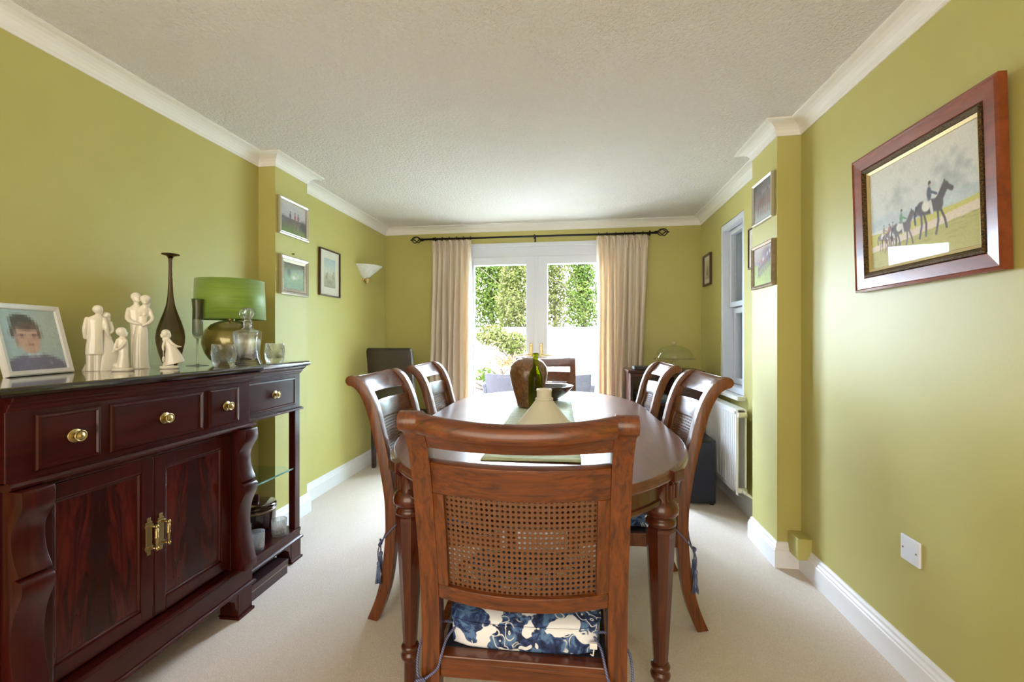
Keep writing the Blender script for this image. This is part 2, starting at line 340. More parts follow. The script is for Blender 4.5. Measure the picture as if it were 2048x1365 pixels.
sweep('trim_2', left, cov, M['cove'], 1); sweep('trim_3', right, cov, M['cove'], -1); sweep('trim_4', [(XL, YB), (XR, YB)], cov, M['cove'], 1)
sweep('baseboard_left', left, sk, M['white'], 1); sweep('baseboard_right', right, sk, M['white'], -1)
sweep('baseboard_back', [(XL, YB), (OX0 - .02, YB)], sk, M['white'], 1); sweep('baseboard_rear', [(OX1 + .02, YB), (XR, YB)], sk, M['white'], 1)

# french doors -------------------------------------------------------
def rect_ring(m, x0, x1, z0, z1, y0, y1, w):   # a picture-frame of four rails in the XZ plane
    ws = w if isinstance(w, tuple) else (w, w, w, w)   # left right bottom top
    m.box((x0, y0, z0), (x0 + ws[0], y1, z1)); m.box((x1 - ws[1], y0, z0), (x1, y1, z1))
    m.box((x0 + ws[0], y0, z0), (x1 - ws[1], y1, z0 + ws[2])); m.box((x0 + ws[0], y0, z1 - ws[3]), (x1 - ws[1], y1, z1)); return m
m = MB(); rect_ring(m, OX0, OX1, .0, OZ, YB + .02, YB + .09, (.06, .06, .03, .115)); m.box((OX0 - .012, YB - .012, OZ - .022), (OX1 + .012, YB + .03, OZ + .014))
struct(m.build('trim_5', M['upvc'], bevel=.004))
XM = -.3725
for nm, (a, b), hs in (('door_1', (OX0 + .06, XM - .002), -1), ('door_2', (XM + .002, OX1 - .06), 1)):
    m = MB(); gl, gr = (a + .09, XM - .09) if hs < 0 else (XM + .108, b - .09)
    m.box((a, YB + .012, .03), (gl, YB + .075, 1.953)).box((gr, YB + .012, .03), (b, YB + .075, 1.953)).box((gl, YB + .012, .03), (gr, YB + .075, .20)).box((gl, YB + .012, 1.878), (gr, YB + .075, 1.953))
    d = struct(m.build(nm, M['upvc'], bevel=.004))
    MB().box((gl - .004, YB + .04, .196), (gr + .004, YB + .046, 1.882)).build('glass_pane', M['pane'], d, world=True)
    g = MB(); rect_ring(g, gl - .001, gr + .001, .199, 1.879, YB + .03, YB + .038, .008); g.build('glazing_bead', M['upvc'], d, world=True)
    hx = XM + hs * .046 + (.006 if hs > 0 else 0)
    h = MB().box((hx - .013, YB + .004, .985), (hx + .013, YB + .014, 1.115)).build('handle_plate', M['brass'], d, .004, world=True)
    MB().tube([(hx, YB + .012, 1.005), (hx, YB - .035, 1.005)], .008).tube(catmull([(hx, YB - .033, 1.005), (hx + hs * .03, YB - .038, 1.008), (hx + hs * .105, YB - .036, 1.002)], 5), [.0085] * 10 + [.007]).build('lever', M['brass'], h, world=True)
    MB().lathe([(.006, 0), (.006, .004)], (0, 0, 0), 12).build('keyhole', M['dark'], h).location = (hx - h.parent.location.x, YB + .0035 - h.parent.location.y, 1.06)
d1 = bpy.data.objects['door_1']
MB().box((XM - .014, YB + .000, .03), (XM + .022, YB + .014, 1.953)).build('cover_strip', M['upvc'], bpy.data.objects['door_2'], .004, world=True)

# side window --------------------------------------------------------
WX = XR + .05
def ring_yz(m, y0, y1, z0, z1, x0, x1, w):
    m.box((x0, y0, z0), (x1, y0 + w, z1)).box((x0, y1 - w, z0), (x1, y1, z1)).box((x0, y0 + w, z0), (x1, y1 - w, z0 + w)).box((x0, y0 + w, z1 - w), (x1, y1 - w, z1)); return m
m = MB(); ring_yz(m, WY0, WY1, WZ0, WZ1, XR + .004, WX + .10, .045); w1 = struct(m.build('window_1', M['upvc'], bevel=.004))
m = MB(); ring_yz(m, WY0 + .05, WY1 - .05, 1.405, WZ1 - .05, WX, WX + .04, .035); us = m.build('upper_sash', M['upvc'], w1, .003, world=True)
m = MB(); ring_yz(m, WY0 + .05, WY1 - .05, WZ0 + .05, 1.40, WX + .03, WX + .07, .045); ls = m.build('lower_sash', M['upvc'], w1, .003, world=True)
MB().box((WX + .018, WY0 + .08, 1.435), (WX + .022, WY1 - .08, WZ1 - .08)).build('glass_pane', M['pane'], us, world=True)
MB().box((WX + .048, WY0 + .09, WZ0 + .09), (WX + .052, WY1 - .09, 1.36)).build('glass_pane', M['pane'], ls, world=True)
MB().box((XR - .055, WY0 - .035, WZ0 - .028), (XR + .06, WY1 + .03, WZ0)).build('window_sill', M['white'], w1, .006, world=True)

# wall seen through that window; roof, floor and ends added to block sky light
struct(MB().box((2.35, 2.2, -.2), (2.45, 10.2, 2.6)).box((1.36, 2.2, 2.45), (2.45, 10.14, 2.52)).box((1.36, 2.1, -.2), (2.45, 2.2, 2.6)).box((1.36, 4.53, -.2), (1.44, 10.2, 2.45)).box((1.36, 10.2, -.2), (2.45, 10.3, 2.6)).box((1.36, 2.1, -.25), (2.45, 4.6, -.15)).build('wall_and_sky_blocker', M['render']))

# ------------------------------------------------------------------ GARDEN
struct(MB().box((-14, YB + .28, -.25), (14, 30, -.12)).build('ground', M['patio']))
FY = 11.0
fence = thing('garden_fence', (-.3, FY, -.12), 'pale sunlit board fence along the end of the garden', 'fence')
fm = None
for i in range(44):
    x = -4.6 + i * .2
    if fm is None:
        o = MB().box((-.096, -.011, 0), (.096, .011, 1.56)).build('fence_board', M['fence'], fence); fm = o
    else:
        o = fm.copy(); COL.objects.link(o); o.parent = fence
    o.location = (x, .012 * (i % 2), random.uniform(-.006, .006))
MB().box((-4.7, .025, 1.2), (4.1, .06, 1.28)).box((-4.7, .025, .3), (4.1, .06, .38)).build('fence_rail', M['fence'], fence)
def leaves(name, blobs, n, size, mat, parent):
    V = []; F = []
    for (c, r, w) in blobs:
        cnt = int(n * w)
        d = rng.normal(size=(cnt, 3)); d /= np.linalg.norm(d, axis=1)[:, None]
        p = np.array(c) + d * (rng.random((cnt, 1)) ** .45) * np.array(r)
        for q in p:
            u = Vector(rng.normal(size=3)).normalized(); w2 = u.orthogonal().normalized(); s = size * random.uniform(.6, 1.3)
            q = Vector(q); b = len(V); t = u.cross(w2) * s * .12
            V += [q - u * s, q + w2 * s * .5 + t, q + u * s, q - w2 * s * .5 + t]; F.append((b, b + 1, b + 2, b + 3))
    mb = MB(); mb.v = V; mb.f = F; mb.sm = [False] * len(F)
    o = mb.build(name, mat, parent, recalc=False); o['kind'] = 'stuff'; return o
def tree(x, y, h, blobs, n, size, mat, label, cat='tree', kind='garden_tree'):
    t = thing(kind, (x, y, -.12), label, cat)
    mb = MB().tube(catmull([(0, 0, 0), (.05, .02, h * .35), (-.03, 0, h * .7)], 5), [.09 - .006 * i for i in range(11)], 8)
    for q in range(6):
        a = q * 1.05; mb.tube([(0, 0, h * (.25 + .06 * q)), (.5 * math.cos(a), .3 * math.sin(a), h * (.45 + .07 * q)), (1.0 * math.cos(a), .6 * math.sin(a), h * (.55 + .07 * q))], [.018, .012, .006], 5)
    mb.build('trunk', M['bark'], t); leaves('foliage', blobs, n, size, mat, t)
tree(-2.55, 13.4, 4.6, [((0, 0, 2.5), (.85, .6, 1.25), .7), ((.1, .1, 3.5), (.75, .6, .75), .3)], 8500, .052, M['leafA'], 'green tree beyond the fence, in the left door pane', kind='garden_tree')
tree(-1.55, 12.0, 4.2, [((0, 0, 2.2), (.62, .45, 1.1), .7), ((.0, .0, 3.2), (.55, .45, .7), .3)], 6500, .050, M['leafB'], 'yellow-green tree beyond the fence, right of the green tree in the left pane')
tree(-.62, 13.4, 4.6, [((0, 0, 2.5), (.60, .5, 1.2), .7), ((.0, .1, 3.6), (.55, .5, .7), .3)], 5200, .052, M['leafB'], 'sparse yellow-green tree beyond the fence, in the right door pane')
tree(.22, 12.0, 4.0, [((0, 0, 2.3), (.46, .42, 1.1), .7), ((-.05, 0, 3.3), (.40, .4, .7), .3)], 6000, .050, M['leafA'], 'green tree beyond the fence, next to the right curtain')
tree(-1.45, 10.45, 1.4, [((0, -.05, 1.15), (.42, .28, .3), .6), ((-.5, 0, 1.35), (.4, .28, .26), .4)], 1500, .05, M['leafB'], 'leafy shrub hanging over the fence, in the left door pane', 'shrub', 'garden_shrub')
tree(-1.55, 9.4, .9, [((0, 0, .78), (.32, .25, .12), .7), ((.3, 0, .82), (.2, .2, .14), .3)], 120, .055, M['leafC'], 'low russet shrub in front of the fence, seen left of the door handles', 'shrub', 'garden_shrub')
tree(-1.5, 7.6, .8, [((0, 0, .62), (.2, .2, .16), 1)], 90, .05, M['leafA'], 'small green shrub beside the left curtain, out on the patio', 'shrub', 'garden_shrub')
# rattan chairs on the patio
def rattan(x, y, rz, label):
    t = thing('rattan_chair', (x, y, -.12), label, 'chair', 'rattan chairs on the patio', rz)
    V = []
    mb = MB(); 
    rings = []
    for i in range(9):
        u = -1 + i / 4; xx = .26 * u; yy = .06 * u * u
        rings.append([(xx, yy - .02, .40), (xx, yy + .02, .40), (xx * 1.06, yy - .04, .77 + .02 * abs(u)), (xx * 1.06, yy - .08, .77 + .02 * abs(u))])
    mb.loft(rings, True).build('backrest', M['rattan'], t, .008)
    MB().box((-.27, 0, .36), (.27, .5, .42)).build('seat', M['rattan'], t, .02)
    for sx in (-1, 1):
        MB().box((sx * .29 - .03, 0, .58), (sx * .29 + .03, .5, .63)).build('armrest', M['rattan'], t, .015)
        for yy in (.03, .46): MB().box((sx * .28 - .025, yy - .025, 0), (sx * .28 + .025, yy + .025, .6)).build('leg', M['rattan'], t, .006)
rattan(-1.0, 6.25, R(2), 'grey woven rattan chair out on the patio, left of the brown vase')
rattan(-.05, 6.25, R(-4), 'grey woven rattan chair out on the patio, right of the far dining chair')

# ------------------------------------------------------------------ CURTAINS AND POLE
pole = thing('curtain_pole', (-.377, YB, 2.12), 'black iron curtain pole with twisted cage finials above the french doors', 'curtain pole')
PYY = YB - .085
def pz(x): return 2.123 - .003 * (x + .377)
MB().tube([(-1.47, PYY, pz(-1.47)), (.72, PYY, pz(.72))], .0095, 12).build('rod', M['iron'], pole, world=True)
for sx, x0 in ((-1, -1.475), (1, .725)):
    fb = MB().lathe([(.012, -.01), (.017, 0), (.012, .008), (.009, .016)], n=12)
    fb = MB().tube([(x0 - sx * .012, PYY, 2.123), (x0 + sx * .012, PYY, 2.123)], .014, 10)
    for q in range(4):
        pts = []
        for i in range(13):
            u = i / 12; a = q * math.pi / 2 + u * 2.2; r = .032 * math.sin(math.pi * u) ** .8 + .003
            pts.append((x0 + sx * (.012 + .09 * u), PYY + r * math.cos(a), 2.123 + r * math.sin(a)))
        fb.tube(pts, .0045, 6)
    fb.ell((x0 + sx * .107, PYY, 2.123), (.010, .007, .007), 10, 6)
    fb.build('finial', M['iron'], pole, world=True)
for x in (-1.36, -.377, .67):
    MB().tube([(x, YB, 2.105), (x, YB - .06, 2.105), (x, PYY, 2.112)], .006, 8).box((x - .008, YB - .004, 2.075), (x + .008, YB, 2.135)).tube([(x, PYY, 2.098), (x, PYY, 2.14)], .0075, 8).build('bracket', M['iron'], pole, world=True)
ringx = [-1.34, -1.27, -1.2, -1.13, -1.06, -.99] + [.215, .29, .37, .45, .53, .61]
rm = None
for x in ringx:
    if rm is None:
        pts = [(0, .017 * math.cos(a), .017 * math.sin(a)) for a in [2 * math.pi * i / 16 for i in range(17)]]
        rm = MB().tube(pts, .0032, 6).build('curtain_ring', M['iron'], pole); o = rm
    else:
        o = rm.copy(); COL.objects.link(o); o.parent = pole
    o.location = (x + .377, PYY - YB, pz(x) - 2.12)
def curtain(x0t, x1t, x0b, x1b, ztop, label, seed, nf):
    rnd = random.Random(seed); n = 150; rows = [ztop, ztop - .03, ztop - .07, ztop - .12, ztop - .25, ztop - .5, ztop - .9, ztop - 1.4, ztop - 1.8, .03]
    ph = [rnd.uniform(-.5, .5) for _ in range(nf + 1)]; am = [rnd.uniform(.7, 1.25) for _ in range(nf + 1)]
    def sec(z):
        t = (ztop - z) / (ztop - .03); pinch = max(0, 1 - (ztop - z) / .12); out = []
        for i in range(n):
            u = i / (n - 1); f = u * nf; kx = min(int(f), nf - 1); w = f - kx
            sw = math.sin(2 * math.pi * (f + ph[kx] * .12 * t + .35 * math.sin(3 * t + kx)))
            s2 = math.sin(4 * math.pi * f + 1.3 + kx)
            amp = (.020 + .030 * min(1, t * 3)) * am[kx]
            y = PYY - .012 - .014 * t - amp * (1.7 * abs(math.sin(math.pi * (f + .12 * ph[kx] * t))) ** .8 - .85) + .004 * s2 * t
            xx = lerp(lerp(x0t, x1t, u), lerp(x0b, x1b, u), min(1, t * 1.6)) + .013 * math.cos(2 * math.pi * f) * t + .006 * math.sin(5 * t + kx * 2)
            if pinch: y += pinch * .012 * math.sin(6 * math.pi * f)
            out.append((xx, y, z + (.004 * math.sin(2 * math.pi * f) if z == ztop else 0)))
        return out
    rings = [sec(z) for z in rows]
    mb = MB().loft(rings, True, False, False, closed=False)
    o = mb.build('curtain', M['curtain']); d = o.modifiers.new('thick', 'SOLIDIFY'); d.thickness = .003
    tag(o, label, 'curtain')
    for zz, nm in ((ztop - .075, 'header_tape'),):
        mb = MB()
        r = sec(zz); r0 = [(x, y - .0045, z + .07) for x, y, z in r]
        for kx in range(nf):                      # stitched pinch pleats
            u = (kx + .75) / nf; x = lerp(x0t, x1t, u)
            mb.tube([(x - .010, PYY - .045, ztop - .012), (x, PYY - .052, ztop - .075), (x, PYY - .050, ztop - .12)], [.012, .006, .003], 8)
        p = mb.build('pinch_pleats', M['curtain'], o, world=True)
curtain(-1.375, -.983, -1.395, -.985, 2.105, 'cream pinch-pleat curtain hanging left of the french doors', 3, 7)
curtain(.195, .655, .20, .605, 2.10, 'cream pinch-pleat curtain hanging right of the french doors', 8, 8)

# ------------------------------------------------------------------ WALL LAMP
wl = thing('wall_lamp', (XL, 3.80, 1.66), 'frosted white half-bowl uplighter on the left wall near the corner', 'wall lamp')
k = N('frosted_alabaster'); co = k.coords(); k.l(k.ramp(k.noise(co, 40, 3), [(.3, rgb(222, 228, 228)), (.7, rgb(240, 242, 240))]), k.b.inputs['Base Color']); k.set(Roughness=.25, Subsurface_Weight=.0); M['alab'] = k.m
rings = []
for r_, z in [(.022, .035), (.05, .062), (.09, .098), (.128, .130), (.155, .152), (.158, .156), (.152, .156), (.12, .130), (.05, .068)]:
    rings.append([(max(r_ * math.cos(a), .001), r_ * math.sin(a), z) for a in [R(x) for x in range(-90, 91, 10)]])
MB().loft(rings, True, closed=False, cap0=False, cap1=False).build('glass_shade', M['alab'], wl)
MB().lathe([(.008, -.006), (.014, 0), (.017, .012), (.024, .018), (.026, .036), (.018, .046)], (.026, 0, .004), 16).build('finial', M['oldbrass'], wl)
MB().box((0, -.035, .02), (.012, .035, .14)).build('wall_plate', M['oldbrass'], wl, .003)

# ------------------------------------------------------------------ PICTURES
def canvas(w, h, c): a = np.zeros((h, w, 3)); a[:] = np.array(c); return a
def grad(a, y0, y1, c0, c1):
    h = a.shape[0]
    for y in range(h):
        v = y / (h - 1)
        if y0 <= v <= y1:
            t = (v - y0) / (y1 - y0); a[y] = np.array(c0) * (1 - t) + np.array(c1) * t
def blob(a, cx, cy, rx, ry, c, soft=.3, alpha=1, rot=0):
    h, w = a.shape[:2]; Y, X = np.mgrid[0:h, 0:w]; asp = w / h
    dx = (X / (w - 1) - cx) * asp; dy = Y / (h - 1) - cy; cr, sr = math.cos(rot), math.sin(rot)
    u = (dx * cr + dy * sr) / (rx * asp); v = (-dx * sr + dy * cr) / ry; d = np.sqrt(u * u + v * v)
    m = np.clip((1 - d) / max(soft, 1e-3), 0, 1)[..., None] * alpha; a[:] = a * (1 - m) + np.array(c) * m
def stroke(a, pts, wd, c, alpha=1):
    h, w = a.shape[:2]; Y, X = np.mgrid[0:h, 0:w]; asp = w / h; x = X / (w - 1) * asp; y = Y / (h - 1); best = np.full((h, w), 9.)
    for (x0, y0), (x1, y1) in zip(pts, pts[1:]):
        ax, ay, bx, by = x0 * asp, y0, x1 * asp, y1; L = (bx - ax) ** 2 + (by - ay) ** 2 + 1e-9
        t = np.clip(((x - ax) * (bx - ax) + (y - ay) * (by - ay)) / L, 0, 1); best = np.minimum(best, np.hypot(x - ax - t * (bx - ax), y - ay - t * (by - ay)))
    m = np.clip((wd - best) / (wd * .35) , 0, 1)[..., None] * alpha; a[:] = a * (1 - m) + np.array(c) * m
def C(r, g, b): return (r / 255, g / 255, b / 255)
def speckle(a, amt, blur=1):
    n = rng.normal(size=a.shape[:2])
    for _ in range(blur): n = (n + np.roll(n, 1, 0) + np.roll(n, 1, 1) + np.roll(n, -1, 0) + np.roll(n, -1, 1)) / 5 * 1.6
    a += (n * amt)[..., None]; np.clip(a, 0, 1, a)
def print_mesh(name, a, O, U, V, parent, flat=False):
    """canvas row 0 is the top; O is the lower-left corner, U and V the edges"""
    h, w = a.shape[:2]; lin_ = np.where(a <= .04045, a / 12.92, ((a + .055) / 1.055) ** 2.4)
    O, U, V = Vector(O), Vector(U), Vector(V); mb = MB()
    if flat:
        for j in range(h + 1):
            for i in range(w + 1): mb.v.append(O + U * (i / w) + V * (j / h))
        W = w + 1; mb.f = [(j * W + i, j * W + i + 1, (j + 1) * W + i + 1, (j + 1) * W + i) for j in range(h) for i in range(w)]
        cols = np.repeat(lin_[::-1].reshape(-1, 3), 4, axis=0); dom = 'CORNER'
    else:
        for j in range(h):
            for i in range(w): mb.v.append(O + U * (i / (w - 1)) + V * (j / (h - 1)))
        mb.f = [(j * w + i, j * w + i + 1, (j + 1) * w + i + 1, (j + 1) * w + i) for j in range(h - 1) for i in range(w - 1)]
        cols = lin_[::-1].reshape(-1, 3); dom = 'POINT'
    mb.sm = [False] * len(mb.f)
    o = mb.build(name, M['print'], parent, world=False, recalc=False)
    at = o.data.color_attributes.new('Col', 'FLOAT_COLOR', dom)
    at.data.foreach_set('color', np.concatenate([cols, np.ones((len(cols), 1))], 1).ravel().astype(np.float32)); return o
def frame_ring(prof, w, h, U=Vector((1, 0, 0)), V=Vector((0, 0, 1)), Nn=Vector((0, -1, 0))):
    """mitred frame; profile = (inset, height) list; local origin at centre of back"""
    rings = []
    for ins, ht in prof:
        a, b = w / 2 - ins, h / 2 - ins
        rings.append([U * x + V * y + Nn * ht for x, y in ((-a, -b), (a, -b), (a, b), (-a, b))])
    return rings
def picture(name, loc, rz, w, h, parts, art, artw, arth, label, group=None, mount=None, glass=True, cat='picture', tilt=0, depth=.006, gmat=None):
    """local frame: x right, -y out of the wall, z up"""
    t = thing(name, loc, label, cat, group, rz); t.rotation_euler = (tilt, 0, rz)
    for nm, prof, mat in parts:
        r = frame_ring(prof, w, h); mb = MB()
        mb.loft(r + [r[0]], False, False, False); mb.build(nm, mat, t)
    if mount: MB().box((-mount[0] / 2, -depth + .001, -mount[1] / 2), (mount[0] / 2, -.001, mount[1] / 2)).build('mount', M['mount'], t)
    else: MB().box((-artw / 2 - .006, -depth + .001, -arth / 2 - .006), (artw / 2 + .006, -.001, arth / 2 + .006)).build('backing', M['darkframe'], t)
    print_mesh('print', art, (-artw / 2, -depth - .0006, -arth / 2), (artw, 0, 0), (0, 0, arth), t)
    gw, gh = (mount if mount else (artw + .004, arth + .004))
    if glass: MB().box((-gw / 2, -depth - .0045, -gh / 2), (gw / 2, -depth - .003, gh / 2)).build('glass', gmat or M['pglass'], t)
    return t
# big hunting-gallop painting on the right wall
a = canvas(230, 170, C(222, 218, 204)); grad(a, 0, .5, C(224, 219, 204), C(214, 214, 206)); grad(a, .5, .62, C(208, 212, 206), C(192, 200, 194))
for i in range(40): blob(a, .30 + random.gauss(0, .07), .36 + random.gauss(0, .08), .045, .05, C(176, 180, 172), .9, .3)
for i in range(60): blob(a, .78 + random.gauss(0, .09), .36 + random.gauss(0, .09), .05, .055, C(166, 172, 168), .9, .3)
for i in range(20): blob(a, random.uniform(0, 1), .54 + random.uniform(-.04, .03), .1, .06, C(182, 192, 190), 1, .3)
h_, w_ = a.shape[:2]
for y in range(h_):
    for x in range(w_):
        u, v = x / w_, y / h_; hz = .64 - .10 * max(0, u - .35) ** 1.2 + .01 * math.sin(u * 9)
        if v > hz: a[y, x] = np.array(C(198, 188, 84))
        pth = .80 - .13 * u
        if abs(v - pth) < .028 + .012 * u: a[y, x] = C(222, 204, 172)
        elif v > pth: a[y, x] = np.array(C(182, 172, 80))
for i in range(60):
    u = random.random(); blob(a, u, .80 - .13 * u + random.uniform(.04, .2), .05, .01, C(140, 134, 52), 1, .4)
def horse(x, y, s, coat, rider, dirn=1, cloth=C(226, 222, 206)):
    f = lambda px, py: (x + dirn * px * s * .74, y + py * s)
    for a0, b0 in (((-.10, .06), (-.13, .30)), ((-.06, .06), (-.04, .29)), ((.13, .05), (.10, .30)), ((.16, .04), (.24, .26))):
        stroke(a, [f(*a0), f((a0[0] + b0[0]) / 2 + .02, .17), f(*b0)], .017 * s, coat)
    blob(a, *f(.02, 0), .17 * s * .74, .085 * s, coat, .25); blob(a, *f(-.10, -.01), .08 * s * .74, .085 * s, coat, .25); blob(a, *f(.14, 0), .075 * s * .74, .09 * s, coat, .25)
    stroke(a, [f(.13, -.01), f(.19, -.09), f(.235, -.155)], .055 * s, coat); stroke(a, [f(.235, -.165), f(.315, -.105)], .030 * s, coat); stroke(a, [f(.225, -.17), f(.228, -.215)], .012 * s, coat)
    stroke(a, [f(-.17, -.04), f(-.20, .06), f(-.19, .14)], .016 * s, C(40, 30, 26))
    blob(a, *f(-.03, -.02), .07 * s * .74, .07 * s, cloth, .3)
    stroke(a, [f(.03, -.05), f(.055, .07)], .024 * s, C(216, 212, 202)); blob(a, *f(.02, -.14), .038 * s * .74, .085 * s, rider, .3); stroke(a, [f(.03, -.16), f(.12, -.11)], .016 * s, rider)
    blob(a, *f(.03, -.245), .022 * s * .74, .03 * s, C(60, 56, 52), .3); blob(a, *f(.036, -.225), .014 * s * .74, .018 * s, C(206, 166, 140), .4)
horse(.14, .70, .46, C(132, 110, 90), C(150, 126, 112)); horse(.20, .715, .5, C(146, 112, 86), C(160, 112, 98)); horse(.24, .70, .48, C(120, 98, 82), C(170, 150, 140)); horse(.33, .665, .68, C(88, 72, 60), C(112, 146, 108)); horse(.60, .56, .86, C(78, 64, 54), C(84, 88, 100))
speckle(a, .018)
def prof_lin(i0, h0, i1, h1): return [(i0, 0), (i0, h0), (i1, h1), (i1, 0)]
bw, bh = .622, .520
parts = [('outer_frame', [(0, 0), (0, .022), (.008, .026), (.012, .022), (.050, .018), (.054, .012), (.054, 0)], M['framewood']),
         ('carved_border', [(.054, 0), (.054, .020), (.060, .024), (.070, .014), (.072, 0)], M['carved']),
         ('gilt_slip', [(.072, 0), (.072, .013), (.082, .008), (.083, 0)], M['gilt'])]
picture('framed_painting', (XR - .010, 1.643, 1.606), R(-90), bw, bh, parts, a, bw - .166, bh - .166, 'large framed painting of racehorses and riders on the right wall', tilt=R(1.6))
def prof_simple(w, hgt, lip=.004): return [(0, 0), (0, hgt), (w * .25, hgt + .002), (w, hgt - lip), (w, 0)]
# small horse photographs on the piers
def small_art(kind, w=46, h=40):
    global a
    a = canvas(w, h, C(190, 190, 190))
    if kind == 'a':
        grad(a, 0, .5, C(206, 204, 206), C(188, 184, 190)); grad(a, .5, 1, C(110, 106, 104), C(122, 140, 76)); blob(a, .1, .6, .25, .2, C(120, 116, 122), .8); blob(a, .88, .65, .2, .25, C(84, 82, 86), .6)
        for x, c in ((.36, C(110, 96, 120)), (.55, C(170, 100, 104)), (.68, C(140, 96, 100))):
            blob(a, x, .62, .10, .14, C(120, 104, 100), .5); blob(a, x, .42, .045, .12, c, .4); blob(a, x, .28, .03, .04, C(120, 120, 128), .4); stroke(a, [(x, .7), (x - .03, .9)], .02, C(140, 130, 120))
    elif kind == 'b':
        grad(a, 0, .4, C(110, 108, 92), C(150, 156, 120)); grad(a, .4, 1, C(140, 152, 96), C(104, 122, 66)); blob(a, .5, .55, .18, .12, C(214, 206, 190), .7); blob(a, .25, .4, .12, .2, C(60, 66, 44), .8); blob(a, .7, .5, .09, .08, C(190, 170, 140), .6)
        for i in range(30): blob(a, random.random(), random.random(), .05, .05, random.choice([C(90, 100, 60), C(190, 196, 170), C(70, 76, 50)]), .8, .5)
    elif kind == 'c':
        grad(a, 0, 1, C(112, 110, 112), C(168, 164, 160)); grad(a, .65, 1, C(170, 160, 150), C(186, 190, 190))
        for i in range(8):
            x = .15 + .1 * i; blob(a, x, .5 + .03 * (i % 2), .05, .22, random.choice([C(140, 92, 84), C(150, 116, 100), C(112, 86, 76)]), .6); blob(a, x, .25, .03, .07, random.choice([C(160, 80, 90), C(190, 170, 170), C(110, 80, 110)]), .5); stroke(a, [(x, .6), (x, .85)], .016, C(120, 84, 70))
    elif kind == 'd':
        grad(a, 0, .45, C(206, 196, 190), C(150, 130, 120)); grad(a, .45, 1, C(150, 156, 80), C(156, 176, 60)); blob(a, .75, .2, .4, .22, C(110, 90, 96), .8)
        for i in range(6):
            x = .3 + .11 * i; y = .56 - .05 * i; blob(a, x, y, .07, .09, C(104, 68, 56), .5); blob(a, x, y - .13, .035, .07, random.choice([C(180, 60, 70), C(220, 210, 210), C(90, 80, 140)]), .4); stroke(a, [(x, y), (x + .03, y + .24)], .018, C(70, 50, 44)); stroke(a, [(x - .03, y), (x - .05, y + .24)], .018, C(70, 50, 44))
    elif kind == 'w':
        grad(a, 0, .5, C(176, 196, 200), C(212, 214, 200)); grad(a, .5, 1, C(206, 200, 178), C(160, 158, 132))
        for i in range(26): blob(a, random.choice([.2, .26, .78, .84]) + random.uniform(-.08, .08), .55 + random.uniform(-.12, .25), .05, .06, C(120, 124, 106), .9, .5)
        blob(a, .5, .82, .3, .12, C(140, 134, 112), .9, .6)
    elif kind == 'p':
        grad(a, 0, 1, C(206, 200, 170), C(180, 172, 140)); blob(a, .5, .5, .2, .3, C(120, 116, 92), .8); blob(a, .5, .7, .3, .14, C(112, 104, 76), .8)
    speckle(a, .02); return a.copy()
SF = lambda: [('frame', [(0, 0), (0, .016), (.006, .019), (.014, .014), (.018, .015), (.022, .010), (.022, 0)], M['silver'])]
picture('framed_photograph', (PL + .002, 2.606, 1.918), R(90), .296, .228, SF(), small_art('a'), .252, .184, 'silver-framed racing photograph, upper of two on the left pier')
picture('framed_photograph', (PL + .002, 2.608, 1.557), R(90), .282, .240, [('frame', [(0, 0), (0, .018), (.006, .022), (.020, .016), (.022, 0)], M['silver']), ('inner_border', [(.022, 0), (.022, .014), (.040, .010), (.041, 0)], M['silverd'])], small_art('b'), .20, .158, 'silver and bronze framed photograph, lower of two on the left pier')
picture('framed_print', (XL + .002, 3.215, 1.667), R(90), .288, .358, [('frame', [(0, 0), (0, .016), (.009, .016), (.010, 0)], M['darkframe'])], small_art('w', 40, 54), .16, .22, 'brown-framed pale landscape print on the left wall beside the lower pier photograph', mount=(.27, .34))
picture('framed_photograph', (PR - .002, 2.590, 1.915), R(-90), .256, .235, [('frame', [(0, 0), (0, .016), (.005, .019), (.014, .013), (.015, 0)], M['silver'])], small_art('c'), .226, .205, 'silver-framed racing photograph, upper of two on the right pier')
picture('framed_photograph', (PR - .002, 2.593, 1.562), R(-90), .274, .240, [('frame', [(0, 0), (0, .016), (.005, .019), (.016, .013), (.017, 0)], M['silverd'])], small_art('d'), .24, .206, 'bronze-silver framed photograph of racing on grass, lower of two on the right pier')
picture('framed_print', (XR - .002, 2.985, 1.745), R(-90), .24, .262, [('frame', [(0, 0), (0, .012), (.008, .012), (.009, 0)], M['darkframe'])], small_art('p', 30, 34), .15, .17, 'thin brown-framed print half hidden behind the right pier', mount=(.224, .246))
picture('framed_print', (XR - .002, 4.022, 1.753), R(-90), .215, .268, [('frame', [(0, 0), (0, .018), (.014, .018), (.016, .012), (.017, 0)], M['darkframe'])], small_art('p', 30, 40), .11, .16, 'small brown-framed print on the right wall between window and corner', mount=(.182, .235))
tag(MB().lathe([(.004, 0), (.004, .012), (.006, .014), (.006, .018)], n=10).tube([(0, 0, .012), (.0, -.008, .020), (0, -.012, .008)], .002, 6).build('picture_hook', M['oldbrass']), 'tiny brass picture hook above the lower photograph on the left pier', 'hook')
hk = bpy.data.objects['picture_hook']; hk.rotation_euler = (0, R(90), 0); hk.location = (PL, 2.60, 1.70)

# white blanking plate
bp = thing('blanking_plate', (XR, 1.688, .443), 'white blank socket plate with two screws on the right wall', 'wall plate')
MB().box((-.009, -.043, -.043), (0, .043, .043)).build('plate', M['upvc'], bp, .003)
for sy in (-1, 1): MB().lathe([(.0035, 0), (.003, .0015)], n=10).build('screw', M['silverd'], bp).matrix_local = Matrix.Translation((-.009, sy * .030, 0)) @ Matrix.Rotation(R(-90), 4, 'Y')

